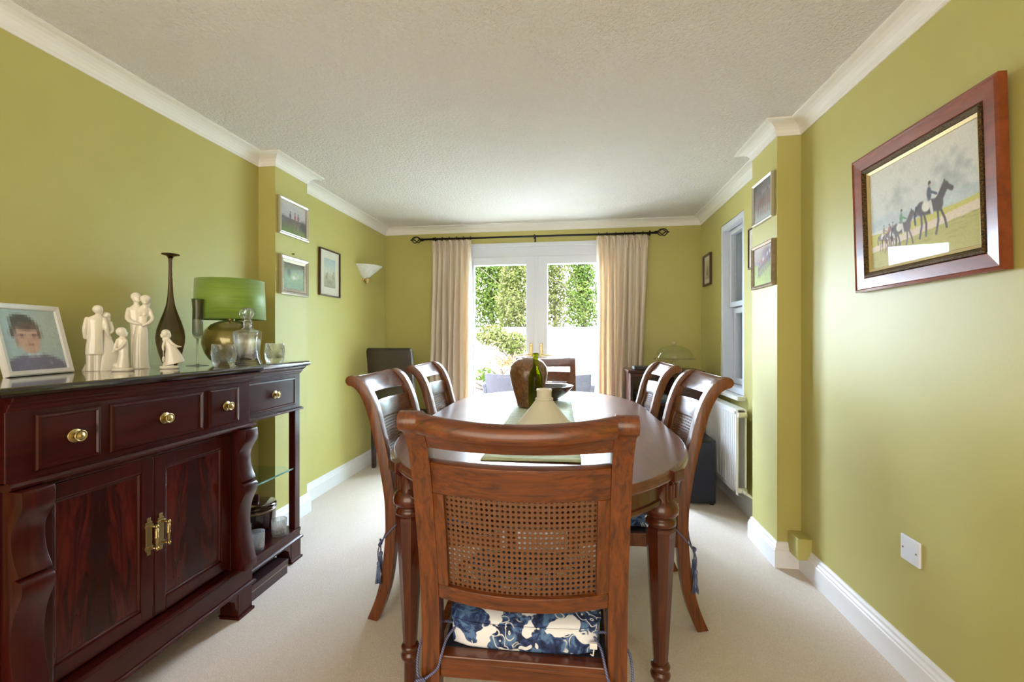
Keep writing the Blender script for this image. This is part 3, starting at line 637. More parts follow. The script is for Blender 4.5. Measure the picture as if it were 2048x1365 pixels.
# ------------------------------------------------------------------ RADIATOR
rd = thing('radiator', (XR, 3.5, .14), 'white ribbed panel radiator under the side window', 'radiator')
RX0, RX1, RY0, RY1, RZ0, RZ1 = 1.028, 1.036, 3.045, 3.96, .155, .70
zs = MB(); sec = []
y = RY0 + .03
while y < RY1 - .03:
    sec += [(RX0 + .013, y), (RX0 + .013, y + .005), (RX0, y + .009), (RX0, y + .031)]; y += .0345
front = sec; back = [(RX1 + .004, yy) for _, yy in reversed(sec)]
zs.prism([(RX0 + .013, RY0 + .004)] + front + [(RX0 + .013, RY1 - .004), (RX1 + .010, RY1 - .004), (RX1 + .010, RY0 + .004)], 'z', RZ0 + .03, RZ1 - .03)
zs.build('ribbed_panel', M['rad'], rd, world=True)
MB().box((RX0, RY0, RZ0), (RX1 + .006, RY1, RZ0 + .034)).box((RX0, RY0, RZ1 - .034), (RX1 + .006, RY1, RZ1)).box((RX0, RY0, RZ0), (RX1 + .006, RY0 + .03, RZ1)).build('panel_border', M['rad'], rd, .008, world=True)
MB().box((RX0 + .055, RY0, RZ0), (RX0 + .067, RY1, RZ1)).build('rear_panel', M['rad'], rd, .004, world=True)
mb = MB()
for i in range(30): mb.box((RX1 + .008, RY0 + .12 + i * .027, RZ0 + .03), (RX0 + .054, RY0 + .122 + i * .027, RZ1 - .03))
cf = mb.build('convector_fins', M['silverd'], rd, world=True); cf['kind'] = 'stuff'
MB().box((RX0, RY0 + .01, RZ1 - .002), (RX0 + .067, RY1, RZ1 + .006)).build('top_grille', M['rad'], rd, .002, world=True)
for z in (RZ0 + .03, RZ1 - .03):
    MB().tube([(RX0 + .008, RY0 - .006, z), (RX0 + .062, RY0 - .006, z)], .017, 12).build('end_boss', M['cream'], rd, world=True)
v = MB().tube([(1.07, RY0 - .02, RZ0 + .028), (1.07, RY0 - .07, RZ0 + .028)], [.014, .010], 10).tube(catmull([(1.07, RY0 - .07, RZ0 + .028), (1.10, RY0 - .10, RZ0 + .01), (1.118, RY0 - .22, RZ0 - .01), (1.118, RY0 - .29, RZ0 - .012)], 4), .0085, 8).build('pipe', M['cream'], rd, world=True)

# ------------------------------------------------------------------ SIDEBOARD
SB = thing('sideboard', (-1.62, 1.335, 0), 'dark mahogany breakfront sideboard along the left wall', 'sideboard')
B0, B1 = XL + .012, -1.385       # back, centre front
YC0, YC1, YE = .907, 1.737, 2.19  # centre section, right end
XW = -1.452                       # wing front
YW0 = 2 * (YC0 + YC1) / 2 - YE    # mirrored left end
def sb(m, name, mat, bevel=.003, parent=SB): return m.build(name, mat, parent, bevel, world=True)
# carcass of the centre section
m = MB(); m.box((B0, YC0, .20), (-1.425, YC0 + .02, .80)).box((B0, YC1 - .02, .20), (-1.425, YC1, .80)).box((B0, YC0, .20), (-1.43, YC1, .215)).box((B0, YC0, .2), (B0 + .01, YC1, .985))
m.box((-1.43, YC0, .2), (-1.405, .985, .80)).box((-1.43, 1.653, .2), (-1.405, YC1, .80)).box((-1.43, .985, .768), (-1.405, 1.653, .80))
sb(m, 'cabinet_body', M['mahv'])
m = MB(); m.box((B0, YC0, .80), (B1, YC1, .985)); sb(m, 'drawer_case', M['mah'])
def mould(profile, y0, y1, name, mat, xf, ends=(0, 1)):
    """horizontal moulding along the front (and returning along the ends it shows): profile of (out, z)"""
    poly = [(B0, profile[0][1])] + [(xf + o, z) for o, z in profile] + [(B0, profile[-1][1])]
    mx = max(o for o, z in profile)
    rings = [[(x, (y0 - (max(0, x - xf) if ends[0] else 0)) , z) for x, z in poly], [(x, (y1 + (max(0, x - xf) if ends[1] else 0)), z) for x, z in poly]]
    mb = MB().loft(rings, False)
    for yy, s, e in ((y0, -1, ends[0]), (y1, 1, ends[1])):
        if e:
            r = [[(B0, yy + s * o, z) for o, z in [(0, profile[0][1])] + profile + [(0, profile[-1][1])]], [(xf + (o if i not in (0, len(profile) + 1) else 0), yy + s * o, z) for i, (o, z) in enumerate([(0, profile[0][1])] + profile + [(0, profile[-1][1])])]]
            mb.loft(r, False)
    return sb(mb, name, mat, .0015)
mould([(.004, .785), (.016, .789), (.018, .796), (.012, .803), (.006, .806)], YC0, YC1, 'waist_moulding', M['mah'], B1)
mould([(.003, .980), (.006, .990), (.010, .992), (.011, 1.000), (.020, 1.008), (.024, 1.020)], YC0, YC1, 'cornice_moulding', M['mah'], B1)
# brass knobs, drawers
def knob(x, y, z, par):
    mb = MB().lathe([(.018, 0), (.0195, .0015), (.0185, .004), (.0155, .003), (.0145, .0055), (.011, .0045), (.010, .006)], n=28).lathe([(.007, .004), (.006, .016), (.0135, .018), (.0162, .020), (.0162, .0225), (.0138, .0235), (.013, .0218), (.0095, .0218), (.009, .0238), (.006, .0235), (.0055, .0255), (.0015, .0262)], n=28)
    o = mb.build('knob', M['oldbrass'], par); q = Vector((x, y, z)); pp = par
    while pp: q -= Vector(pp.location); pp = pp.parent
    o.matrix_local = Matrix.Translation(q) @ Matrix.Rotation(R(90), 4, 'Y')
    return o
def drawer(y0, y1, z0, z1, x, kn=True):
    r = [[(x - .02, yy, zz) for yy, zz in ((y0, z0), (y1, z0), (y1, z1), (y0, z1))]]
    for ins, o in ((0, .004), (.004, .007), (.010, .008), (.013, .004), (.016, .004)):
        r.append([(x + o, yy, zz) for yy, zz in ((y0 + ins, z0 + ins), (y1 - ins, z0 + ins), (y1 - ins, z1 - ins), (y0 + ins, z1 - ins))])
    d = MB().loft(r, False).build('drawer', M['mah'], SB, world=True)
    knob(x + .004, (y0 + y1) / 2 + .01, (z0 + z1) / 2, d); return d
for y0, y1 in ((.967, 1.127), (1.153, 1.491), (1.516, 1.671)): drawer(y0, y1, .821, .967, B1)
# doors
def door(y0, y1, hy):
    z0, z1 = .222, .766; x = -1.425
    mb = MB(); st = .042
    for aa, bb in (((y0, z0), (y0 + st, z1)), ((y1 - st, z0), (y1, z1)), ((y0 + st, z0), (y1 - st, z0 + .045)), ((y0 + st, z1 - .045), (y1 - st, z1))): mb.box((x, aa[0], aa[1]), (x + .018, bb[0], bb[1]))
    d = sb(mb, 'door', M['mahv'], .003)
    r = []
    for ins, o in ((-.002, .004), (.0, .013), (.004, .0135), (.008, .009), (.012, .008)):
        r.append([(x + o, yy, zz) for yy, zz in ((y0 + st + ins, z0 + .045 + ins), (y1 - st - ins, z0 + .045 + ins), (y1 - st - ins, z1 - .045 - ins), (y0 + st + ins, z1 - .045 - ins))])
    r2 = [r[-1]]
    MB().loft(r, False, True, False).build('panel_moulding', M['mahv'], d, world=True)
    cy = (y0 + y1) / 2; cz = (z0 + z1) / 2
    pn = MB().box((-.002, -(y1 - y0) / 2 + st + .010, -(z1 - z0) / 2 + .055), (.0, (y1 - y0) / 2 - st - .010, (z1 - z0) / 2 - .055)).build('door_panel', M['flame'], d)
    q = Vector((x + .0082, cy, cz)); pp = d
    while pp: q -= Vector(pp.location); pp = pp.parent
    pn.location = q
    hb = MB(); hx = x + .018
    hb.box((hx, hy - .011, .455), (hx + .004, hy + .011, .552)).box((hx, hy - .006, .552), (hx + .004, hy + .006, .566)).box((hx, hy - .006, .442), (hx + .004, hy + .006, .455))
    hb.box((hx, hy - .015, .535), (hx + .006, hy + .015, .543)).box((hx, hy - .015, .463), (hx + .006, hy + .015, .471))
    pl = hb.build('handle_plate', M['oldbrass'], d, .0015, world=True)
    hb = MB()
    for zz in (.539, .467): hb.tube([(hx, hy, zz), (hx + .032, hy, zz)], .0035, 8).ell((hx + .034, hy, zz), (.006, .006, .007), 10, 6)
    hb.tube([(hx + .032, hy, .46), (hx + .032, hy, .546)], .0048, 10).ell((hx + .032, hy, .503), (.0065, .0065, .008), 10, 6)
    hb.build('pull_bar', M['oldbrass'], d, world=True)
door(.985, 1.318, 1.297); door(1.320, 1.653, 1.341)
# scroll consoles in front of the corner stiles
def console(y0, y1):
    prof = [(-1.345, .785), (-1.342, .760), (-1.346, .735), (-1.360, .712), (-1.372, .690), (-1.376, .665), (-1.374, .635), (-1.366, .605), (-1.356, .582), (-1.352, .571),
            (-1.366, .566), (-1.350, .560), (-1.343, .548), (-1.345, .525), (-1.356, .500), (-1.368, .470), (-1.376, .430), (-1.378, .390), (-1.374, .345), (-1.366, .300), (-1.358, .265), (-1.352, .240), (-1.346, .226), (-1.346, .203)]
    pts = [Vector(v) for v in [(p.x, p.y) for p in catmull([(x, z, 0) for x, z in prof[:10]], 3) + catmull([(x, z, 0) for x, z in prof[10:]], 3)]]
    poly = [(p.x, p.y) for p in pts] + [(-1.408, .203), (-1.408, .785)]
    mb = MB()
    rings = [[(x, y0, z) for x, z in poly], [(x, y1, z) for x, z in poly]]
    mb.loft(rings, False); o = sb(mb, 'scroll_console', M['mahv'], .003)
    for p in o.data.polygons: p.use_smooth = True
    d = o.modifiers.new('edges', 'EDGE_SPLIT'); d.split_angle = R(34)
console(.912, .984); console(1.660, 1.732)
# wings
for y0, y1, vis in ((YC1, YE, 1), (YW0, YC0, 0)):
    ye = y1 if vis else y0
    m = MB(); m.box((B0, y0, .80), (XW, y1, .985)); sb(m, 'drawer_case', M['mah'])
    if vis: drawer(1.80, 2.147, .819, .962, XW)
    else: drawer(YW0 + .043, YC0 - .06, .819, .962, XW)
    p0, p1 = (ye - .042, ye) if vis else (ye, ye + .042)
    m = MB(); m.box((XW - .036, p0, .163), (XW, p1, .80)); sb(m, 'corner_post', M['mahv'])
    m = MB(); m.box((B0, p0, .163), (B0 + .04, p1, .80)); sb(m, 'corner_post', M['mahv'])
    m = MB(); m.box((B0, y0, .142), (XW + .006, y1, .163)); sb(m, 'bottom_shelf', M['mah'])
    m = MB(); m.box((B0, y0, .10), (XW + .002, y1, .142)); sb(m, 'plinth', M['mah'])
    g = MB().box((B0 + .02, y0 + .002, .478), (XW - .012, y1 - .03, .486)).build('glass_shelf', M['shelfglass'], SB, world=True)
    MB().box((XW - .012, y0 + .002, .478), (XW - .008, y1 - .03, .486)).build('polished_edge', M['glassedge'], g, world=True)
mould([(.002, .785), (.012, .788), (.013, .795), (.006, .802)], YC1 + .001, YE, 'waist_moulding', M['mah'], XW, (0, 1))
mould([(.003, .980), (.006, .990), (.010, .992), (.011, 1.000), (.020, 1.008), (.024, 1.020)], YC1 + .001, YE, 'cornice_moulding', M['mah'], XW, (0, 1))
mould([(.002, .100), (.012, .104), (.012, .112), (.004, .118)], YC1 + .03, YE, 'plinth_moulding', M['mah'], XW, (0, 1))
mould([(.002, .785), (.012, .788), (.013, .795), (.006, .802)], YW0, YC0 - .001, 'waist_moulding', M['mah'], XW, (1, 0))
mould([(.003, .980), (.006, .990), (.011, 1.000), (.024, 1.020)], YW0, YC0 - .001, 'cornice_moulding', M['mah'], XW, (1, 0))
# centre plinth
m = MB(); m.box((B0, YC0 - .006, .11), (B1 + .008, YC1 + .006, .20)); sb(m, 'plinth', M['mah'])
mould([(.006, .108), (.018, .113), (.018, .121), (.010, .127)], YC0, YC1, 'plinth_moulding', M['mah'], B1)
mould([(.008, .192), (.016, .198), (.014, .205), (.006, .209)], YC0, YC1, 'plinth_moulding', M['mah'], B1)
# feet
def foot(y0, y1, xf, h):
    poly = [(y0, h), (y1, h), (y1, 0.014), (y1 + .006, .012), (y1 + .006, 0), (y0 - .006, 0), (y0 - .006, .012), (y0, .014)]
    mb = MB()
    rings = [[(xf - .07 if 0 else xf - .085, y, z) for y, z in poly], [(xf, y, z) for y, z in poly]]
    mb.loft(rings, False); mb.box((xf - .085, y0 - .006, 0), (xf + .008, y1 + .006, .012))
    sb(mb, 'foot', M['mahv'], .002)
foot(YC1 - .075, YC1 + .004, B1 + .008, .11); foot(YC0 - .004, YC0 + .075, B1 + .008, .11)
foot(YE - .078, YE + .002, XW + .004, .10); foot(YW0 - .002, YW0 + .078, XW + .004, .10)
for y in (YE - .078, YW0 + .01): m = MB(); m.box((B0, y, 0), (B0 + .07, y + .07, .10)); sb(m, 'foot', M['mahv'])
# bracket ears beside each front foot
def ear(y, s, xf, h):
    poly = [(y, h), (y + s * .075, h), (y + s * .055, h - .006), (y + s * .035, h - .022), (y + s * .018, h - .034), (y + s * .012, h - .06), (y, h - .085)]
    mb = MB(); mb.loft([[(xf - .02, a_, b_) for a_, b_ in poly], [(xf, a_, b_) for a_, b_ in poly]], False); sb(mb, 'foot_bracket', M['mahv'], .002)
ear(YC1 - .075, -1, B1 + .006, .115); ear(YC0 + .075, 1, B1 + .006, .115); ear(YE - .078, -1, XW + .002, .105)
# polished breakfront top
xf, xw = B1 + .040, XW + .040
out = [(B0, YW0 - .035), (xw, YW0 - .035), (xw, YC0 - .035), (xf, YC0 - .035), (xf, YC1 + .035), (xw, YC1 + .035), (xw, YE + .035), (B0, YE + .035)]
def inset(i):
    return [(B0, YW0 - .035 + i), (xw - i, YW0 - .035 + i), (xw - i, YC0 - .035 + i), (xf - i, YC0 - .035 + i), (xf - i, YC1 + .035 - i), (xw - i, YC1 + .035 - i), (xw - i, YE + .035 - i), (B0, YE + .035 - i)]
r = [[(x, y, z) for x, y in inset(i)] for i, z in ((.010, 1.019), (.003, 1.023), (0, 1.030), (.001, 1.037), (.005, 1.043), (.010, 1.045))]
sb(MB().loft(r, False), 'polished_top', M['mahtop'], 0)
# flat box stored under the open end
bx = thing('storage_box', (-1.55, 1.885, 0), 'flat dark wooden box on the carpet under the open end of the sideboard', 'box')
MB().box((-1.72, 1.76, .0), (-1.412, 2.03, .045)).build('base', M['box_dark'], bx, .002, world=True)
MB().box((-1.722, 1.758, .046), (-1.408, 2.032, .072)).build('lid', M['box_dark'], bx, .003, world=True)
part_label(MB().box((-1.4105, 1.76, .043), (-1.4085, 2.03, .047)).build('trim_strip', M['silverd'], bx, world=True), 'pale strip along the lid edge')

ZT = 1.045
# ------------------------------------------------------------------ THINGS ON THE SIDEBOARD
def face_cam(x, y): return math.atan2(-x, y)   # local -y turned to the camera
# pixelated portrait in a leaning white frame
P0, P1 = Vector((-1.700, 1.112, ZT)), Vector((-1.757, 1.336, ZT))
ux = (P1 - P0).normalized(); wF = (P1 - P0).length; ang = math.atan2(ux.y, ux.x)
a = canvas(60, 75, C(160, 180, 186)); blob(a, .75, .3, .6, .6, C(172, 184, 182), 1)
blob(a, .40, .30, .27, .23, C(84, 80, 72), .25); blob(a, .36, .17, .22, .12, C(78, 76, 70), .3)
blob(a, .42, .46, .235, .27, C(186, 154, 142), .2); blob(a, .44, .62, .17, .14, C(190, 162, 148), .3); blob(a, .43, .27, .26, .09, C(98, 84, 78), .5); blob(a, .17, .38, .05, .10, C(84, 76, 70), .4); blob(a, .64, .40, .04, .10, C(100, 86, 80), .4)
for ex in (.32, .54): blob(a, ex, .43, .065, .03, C(104, 78, 78), .5)
blob(a, .44, .52, .04, .05, C(170, 132, 122), .8); blob(a, .45, .585, .09, .03, C(150, 112, 108), .6); blob(a, .22, .52, .05, .14, C(150, 120, 110), .9)
blob(a, .45, 1.05, .62, .33, C(112, 108, 130), .12); blob(a, .40, .745, .09, .05, C(184, 200, 216), .5); blob(a, .52, .745, .09, .05, C(184, 200, 216), .5); blob(a, .45, .70, .07, .05, C(176, 146, 134), .5); blob(a, .72, .9, .025, .05, C(150, 146, 140), .5)
a = a.reshape(25, 3, 20, 3, 3).mean((1, 3)); a = np.clip(a * 1.14 + rng.normal(size=a.shape[:2])[..., None] * .01, 0, 1)   # the print is pixelated
pf = thing('photo_frame', tuple((P0 + P1) / 2), 'white photo frame with a blocky pixelated portrait, on the left of the sideboard', 'photo frame', None, ang); pf.rotation_euler = (R(-13), 0, ang)
fr = MB(); rr = [[Vector(v) + Vector((0, 0, .117)) for v in q] for q in frame_ring([(0, -.004), (0, .010), (.004, .013), (.016, .010), (.018, .004), (.018, -.004)], wF, .234)]
fr.loft(rr + [rr[0]], False, False, False).build('frame', M['white'], pf)
print_mesh('portrait_print', a, (-wF / 2 + .018, -.004, .018), (wF - .036, 0, 0), (0, 0, .198), pf, True)
MB().box((-wF / 2 + .006, .0, .006), (wF / 2 - .006, .004, .228)).build('backing', M['dark'], pf)
st = MB().box((-.03, -.002, -.01), (.03, .002, .19)); so = st.build('strut', M['dark'], pf); so.location = (0, .006, .0125); so.rotation_euler = (R(0), 0, 0); so.location = (0, .005, .015)

def figure(name, loc, label, build, parts=()):
    x, y = loc; t = thing(name, (x, y, ZT), label, 'figurine', 'white porcelain figurines', face_cam(x, y))
    for nm, fn, vox in build:
        mb = MB(); fn(mb); o = mb.build(nm, M['porcelain'], t)
        if vox:
            d = o.modifiers.new('fuse', 'REMESH'); d.mode = 'VOXEL'; d.voxel_size = vox; d.use_smooth_shade = True
            d = o.modifiers.new('smooth', 'SMOOTH'); d.factor = .5; d.iterations = 2
    return t
def cap(mb, pts, rads): # limb: tube with rounded joints
    mb.tube(catmull(pts, 5), [interp(list(zip(range(len(pts)), rads)), i / 5) for i in range((len(pts) - 1) * 5 + 1)], 12)
    for p, r in ((pts[0], rads[0]), (pts[-1], rads[-1])): mb.ell(p, (r, r, r), 10, 8)
def head(mb, c, r, face, hair=1.0):
    c = Vector(c); f = Vector(face).normalized()
    mb.ell(c, (r * .86, r * .9, r * 1.12), 14, 10); mb.ell(c + f * r * .95 - Vector((0, 0, r * .15)), (r * .17, r * .17, r * .22), 8, 6)   # nose
    mb.ell(c + f * r * .5 - Vector((0, 0, r * .6)), (r * .5, r * .5, r * .45), 10, 8)                                                    # chin
    mb.ell(c - f * r * .25 + Vector((0, 0, r * .25)), (r * 1.0 * hair, r * 1.0 * hair, r * 1.02), 14, 10)                                # hair
    s = f.cross(Vector((0, 0, 1)))
    for q in (-1, 1): mb.ell(c + s * q * r * .86, (r * .16, r * .16, r * .28), 8, 6)
    mb.tube([c - Vector((0, 0, r * .7)), c - Vector((0, 0, r * 1.9))], [r * .5, r * .6], 10)
def fa(mb):   # man seen from behind in a frock coat
    head(mb, (.009, .004, .222), .0158, (.6, .8, 0))
    mb.loft([[(cx + rx * math.cos(q), .003 + ry * math.sin(q), z) for q in [2 * math.pi * i / 20 for i in range(20)]] for cx, rx, ry, z in ((-.002, .026, .017, .061), (-.002, .0245, .016, .09), (0, .021, .0145, .13), (0, .0225, .015, .165), (.001, .0245, .014, .187), (.003, .018, .011, .199), (.006, .008, .008, .206))])
    for sx in (-1, 1): mb.lathe([(.0135, 0), (.012, .03), (.0125, .066)], (sx * .0105 - .003, .003, 0), 14)
    cap(mb, [(-.022, .002, .190), (-.028, -.002, .155), (-.0265, .004, .122)], [.0078, .0075, .006]); cap(mb, [(.024, .002, .190), (.030, -.004, .155), (.037, .010, .126)], [.0078, .0075, .006]); mb.ell((.040, .012, .121), (.006, .005, .006), 8, 6)
    mb.tube([(0, -.0125, .063), (0, -.0115, .125)], [.0018, .001], 6)
def fb(mb):   # woman held beside him, wide skirt
    head(mb, (.027, .020, .203), .0125, (-.8, -.4, .1), 1.06); mb.ell((.035, .024, .192), (.008, .008, .022), 10, 8)
    mb.loft([[(cx + rx * math.cos(q), .022 + ry * math.sin(q), z) for q in [2 * math.pi * i / 24 for i in range(24)]] for cx, rx, ry, z in ((.022, .060, .032, 0), (.022, .058, .031, .006), (.026, .041, .025, .055), (.029, .022, .016, .105), (.028, .0125, .011, .13), (.029, .015, .012, .155), (.029, .016, .011, .175), (.028, .008, .008, .188))])
    cap(mb, [(.042, .020, .178), (.047, .014, .150), (.040, .006, .138)], [.006, .0055, .0045])
figure('porcelain_figurine', (-1.73, 1.392), 'white porcelain couple, man in frock coat with his back turned', [('man', fa, .0019), ('woman', fb, .0019)])
def boy(mb):
    head(mb, (.001, 0, .141), .0155, (1, -.35, -.05), 1.05)
    mb.loft([[(cx + rx * math.cos(q), ry * math.sin(q), z) for q in [2 * math.pi * i / 20 for i in range(20)]] for cx, rx, ry, z in ((.000, .021, .016, .012), (.002, .018, .014, .03), (.004, .0145, .012, .06), (.003, .0150, .012, .085), (.001, .0155, .011, .105), (.000, .013, .010, .118), (.000, .007, .007, .126))])
    cap(mb, [(-.012, -.003, .114), (-.019, -.006, .09), (-.022, -.004, .072)], [.0055, .0055, .0045]); cap(mb, [(-.022, -.004, .072), (-.032, -.003, .068)], [.0040, .002])
    cap(mb, [(.010, -.010, .112), (.0, -.015, .092), (-.014, -.008, .078)], [.005, .005, .004]); mb.ell((-.017, 0, .020), (.010, .010, .012), 10, 8)
def plate(x0, x1, d): return lambda mb: mb.lathe([(.9, 0), (1, .002), (1, .009), (.92, .0125)], ((x0 + x1) / 2, 0, 0), 28, sx=(x1 - x0) / 2, sy=d)
figure('porcelain_figurine', (-1.632, 1.405), 'white porcelain child looking right with an arm held back', [('child', boy, .0017), ('base', plate(-.030, .034, .022), 0)])
def cm(mb):
    head(mb, (-.0120, .009, .279), .0178, (.35, -1, -.05))
    mb.loft([[(cx + rx * math.cos(q), .010 + ry * math.sin(q), z) for q in [2 * math.pi * i / 20 for i in range(20)]] for cx, rx, ry, z in ((-.012, .019, .014, 0), (-.012, .0185, .014, .08), (-.012, .019, .015, .15), (-.014, .0215, .015, .20), (-.0145, .024, .014, .228), (-.013, .019, .012, .243), (-.012, .008, .008, .255))])
    cap(mb, [(-.035, .008, .232), (-.039, -.002, .198), (-.024, -.016, .182), (-.006, -.020, .176)], [.0088, .0085, .007, .0055]); mb.ell((-.002, -.020, .174), (.008, .004, .005), 8, 6)
def cw(mb):
    head(mb, (.0150, -.004, .271), .0172, (-.15, -1, -.05), 1.08); mb.ell((.024, .002, .258), (.007, .008, .024), 10, 8)
    mb.loft([[(cx + rx * math.cos(q), -.002 + ry * math.sin(q), z) for q in [2 * math.pi * i / 24 for i in range(24)]] for cx, rx, ry, z in ((.004, .030, .021, 0), (.002, .027, .0195, .012), (.000, .0255, .018, .06), (.001, .025, .017, .11), (.003, .021, .0155, .155), (.004, .0165, .0135, .178), (.005, .018, .014, .20), (.006, .020, .014, .218), (.008, .021, .012, .234), (.011, .014, .009, .244), (.013, .007, .007, .252))])
    mb.ell((.0, -.013, .214), (.007, .006, .008), 10, 8); mb.ell((.012, -.013, .214), (.007, .006, .008), 10, 8)
    cap(mb, [(.028, -.002, .233), (.036, -.006, .200), (.026, -.017, .182), (.008, -.020, .170)], [.0066, .0068, .006, .0048])
    for q in range(4): mb.tube([(-.016 + q * .011, -.0175 + .002 * abs(q - 1.5), .006), (-.006 + q * .006, -.0165, .15)], [.0028, .001], 6)
figure('porcelain_figurine', (-1.692, 1.528), 'tall white porcelain couple facing the room, man embracing a woman in a long dress', [('man', cm, .0021), ('woman', cw, .0021)])
def girl(mb):
    head(mb, (-.017, 0, .137), .0140, (-1, -.3, -.15), 1.08); mb.ell((-.006, .002, .131), (.010, .012, .013), 10, 8)
    mb.loft([[(cx + rx * math.cos(q), ry * math.sin(q), z + sl * math.cos(q)) for q in [2 * math.pi * i / 24 for i in range(24)]] for cx, rx, ry, z, sl in ((.012, .037, .024, .019, .009), (.010, .033, .022, .034, .010), (.007, .024, .018, .058, .008), (.002, .0165, .0135, .082, .005), (-.004, .0135, .011, .098, .002), (-.009, .0125, .010, .113, 0), (-.013, .007, .007, .123, 0))])
    cap(mb, [(-.004, -.009, .112), (.008, -.013, .098), (.022, -.008, .088), (.034, -.004, .087)], [.0056, .0056, .0045, .0028]); cap(mb, [(-.016, -.006, .112), (-.022, -.011, .09), (-.021, -.013, .074)], [.005, .0045, .0035]); mb.lathe([(.012, 0), (.011, .02)], (0, 0, .010), 12)
def toy(mb): mb.tube([(-.021, -.013, .075), (-.021, -.014, .05)], .0012, 6).ell((-.021, -.014, .038), (.0045, .0045, .012), 10, 8)
figure('porcelain_figurine', (-1.578, 1.546), 'white porcelain girl leaning left, her dress swept out, in front of the tall vase', [('girl', girl, .0017), ('base', plate(-.034, .030, .022), 0), ('hanging_toy', toy, 0)])

tv = thing('tall_vase', (-1.705, 1.672, ZT), 'tall bottle-necked brown glass vase with a flat disc rim', 'vase')
M['tallvase'] = crystal('smoky_brown_glass', (.27, .18, .12), .35, 1.45)
MB().lathe([(.018, 0), (.022, .003), (.030, .02), (.042, .06), (.050, .10), (.0515, .125), (.048, .155), (.038, .19), (.026, .225), (.016, .26), (.0105, .30), (.008, .35), (.007, .42), (.0075, .455), (.011, .468)], n=40).build('body', M['tallvase'], tv)
MB().lathe([(.009, .462), (.014, .470), (.031, .474), (.033, .477), (.031, .479), (.012, .477), (.006, .46)], n=40).build('rim', M['tallvase'], tv)

tl = thing('table_lamp', (-1.615, 1.90, ZT), 'table lamp with round olive mirrored base and lime green drum shade', 'lamp')
MB().lathe([(.055, 0), (.062, .004), (.085, .022), (.106, .055), (.117, .095), (.116, .125), (.104, .158), (.080, .184), (.045, .200), (.018, .205)], n=48).build('base', M['lampbase'], tl)
MB().lathe([(.018, .203), (.018, .214), (.010, .216), (.010, .30), (.016, .305), (.016, .34)], n=16).build('stem', M['oldbrass'], tl)
MB().lathe([(.148, .208), (.1415, .392), (.1395, .392), (.146, .208), (.148, .208)], n=64, cap0=False, cap1=False).build('lamp_shade', M['shade'], tl)
mb = MB()
for q in range(3): mb.tube([(0, 0, .30), (.143 * math.cos(q * 2.09), .143 * math.sin(q * 2.09), .375)], .002, 6)
mb.build('shade_ring', M['oldbrass'], tl)

def lathe_glass(t, name, prof, n=40, mat=None, mod=None): return MB().lathe(prof, n=n, cap0=True, cap1=True, mod=mod).build(name, mat or M['glass'], t)
fl = thing('champagne_flute', (-1.632, 1.732, ZT), 'tall smoky champagne flute left of the lamp', 'glass')
lathe_glass(fl, 'bowl', [(.006, .118), (.012, .122), (.018, .132), (.0205, .145), (.0200, .21), (.0195, .25), (.0225, .285), (.0235, .292), (.0225, .292), (.0215, .285), (.0185, .25), (.0190, .21), (.0195, .146), (.016, .134), (.006, .127)], 32, M['smoke'])
lathe_glass(fl, 'stem', [(.004, .004), (.0035, .02), (.0032, .08), (.0045, .118)], 16)
lathe_glass(fl, 'foot', [(.042, 0), (.043, .0015), (.030, .0035), (.008, .006), (.004, .008)], 36)
def sq(n, hs, p, tw, z, c=(0, 0)):
    out = []
    for i in range(n):
        q = 2 * math.pi * i / n; r = hs / (abs(math.cos(q)) ** p + abs(math.sin(q)) ** p) ** (1 / p)
        out.append((c[0] + r * math.cos(q + tw), c[1] + r * math.sin(q + tw), z))
    return out
def twist_tumbler(x, y, label, rz):
    t = thing('tumbler', (x, y, ZT), label, 'glass', 'twisted crystal tumblers on the sideboard', rz)
    n = 24; o = [sq(n, lerp(.031, .042, u ** .7), lerp(5.5, 3.2, u), -1.1 * u, .001 + .094 * u) for u in [i / 12 for i in range(13)]]
    i_ = [sq(n, lerp(.024, .0395, u ** .7), lerp(3.2, 3.0, u), -1.1 * lerp(.25, 1, u), .022 + .073 * u) for u in [i / 10 for i in range(10, -1, -1)]]
    MB().loft(o + i_, False).build('glass_body', M['glass'], t)
twist_tumbler(-1.452, 1.672, 'twisted crystal tumbler left of the decanter, in front of the lamp', .5)
twist_tumbler(-1.470, 2.015, 'twisted crystal tumbler at the right end of the sideboard', .2)
dc = thing('decanter', (-1.452, 1.808, ZT), 'square twisted crystal decanter with ornate stopper', 'decanter', None, .35)
n = 48; prof = [(.057, 0), (.056, .006), (.048, .03), (.0445, .06), (.046, .10), (.049, .135), (.050, .148), (.044, .155), (.026, .160), (.017, .168), (.016, .185), (.021, .196)]
o = [sq(n, h, 5 if z < .15 else 2.1, .25 * max(0, 1 - z / .09), z) for h, z in prof]
i_ = [sq(n, h, 3.4 if z < .15 else 2.1, .12 * max(0, 1 - z / .09), z) for h, z in reversed([(.036, .022), (.041, .05), (.043, .10), (.045, .142), (.020, .158), (.012, .168), (.012, .196)])]
MB().loft(o + i_, True).build('bottle', M['glass'], dc)
sm = MB().lathe([(.010, .188), (.014, .200), (.010, .206), (.012, .212)], n=24)
for q in range(6):
    aa = q * math.pi / 3; sm.tube(catmull([(.006 * math.cos(aa), .006 * math.sin(aa), .208), (.026 * math.cos(aa + .3), .026 * math.sin(aa + .3), .222), (.024 * math.cos(aa + .6), .024 * math.sin(aa + .6), .244), (.008 * math.cos(aa + .9), .008 * math.sin(aa + .9), .252)], 4), .0055, 8)
sm.ell((0, 0, .236), (.012, .012, .018), 14, 8); sm.build('stopper', M['glass'], dc)

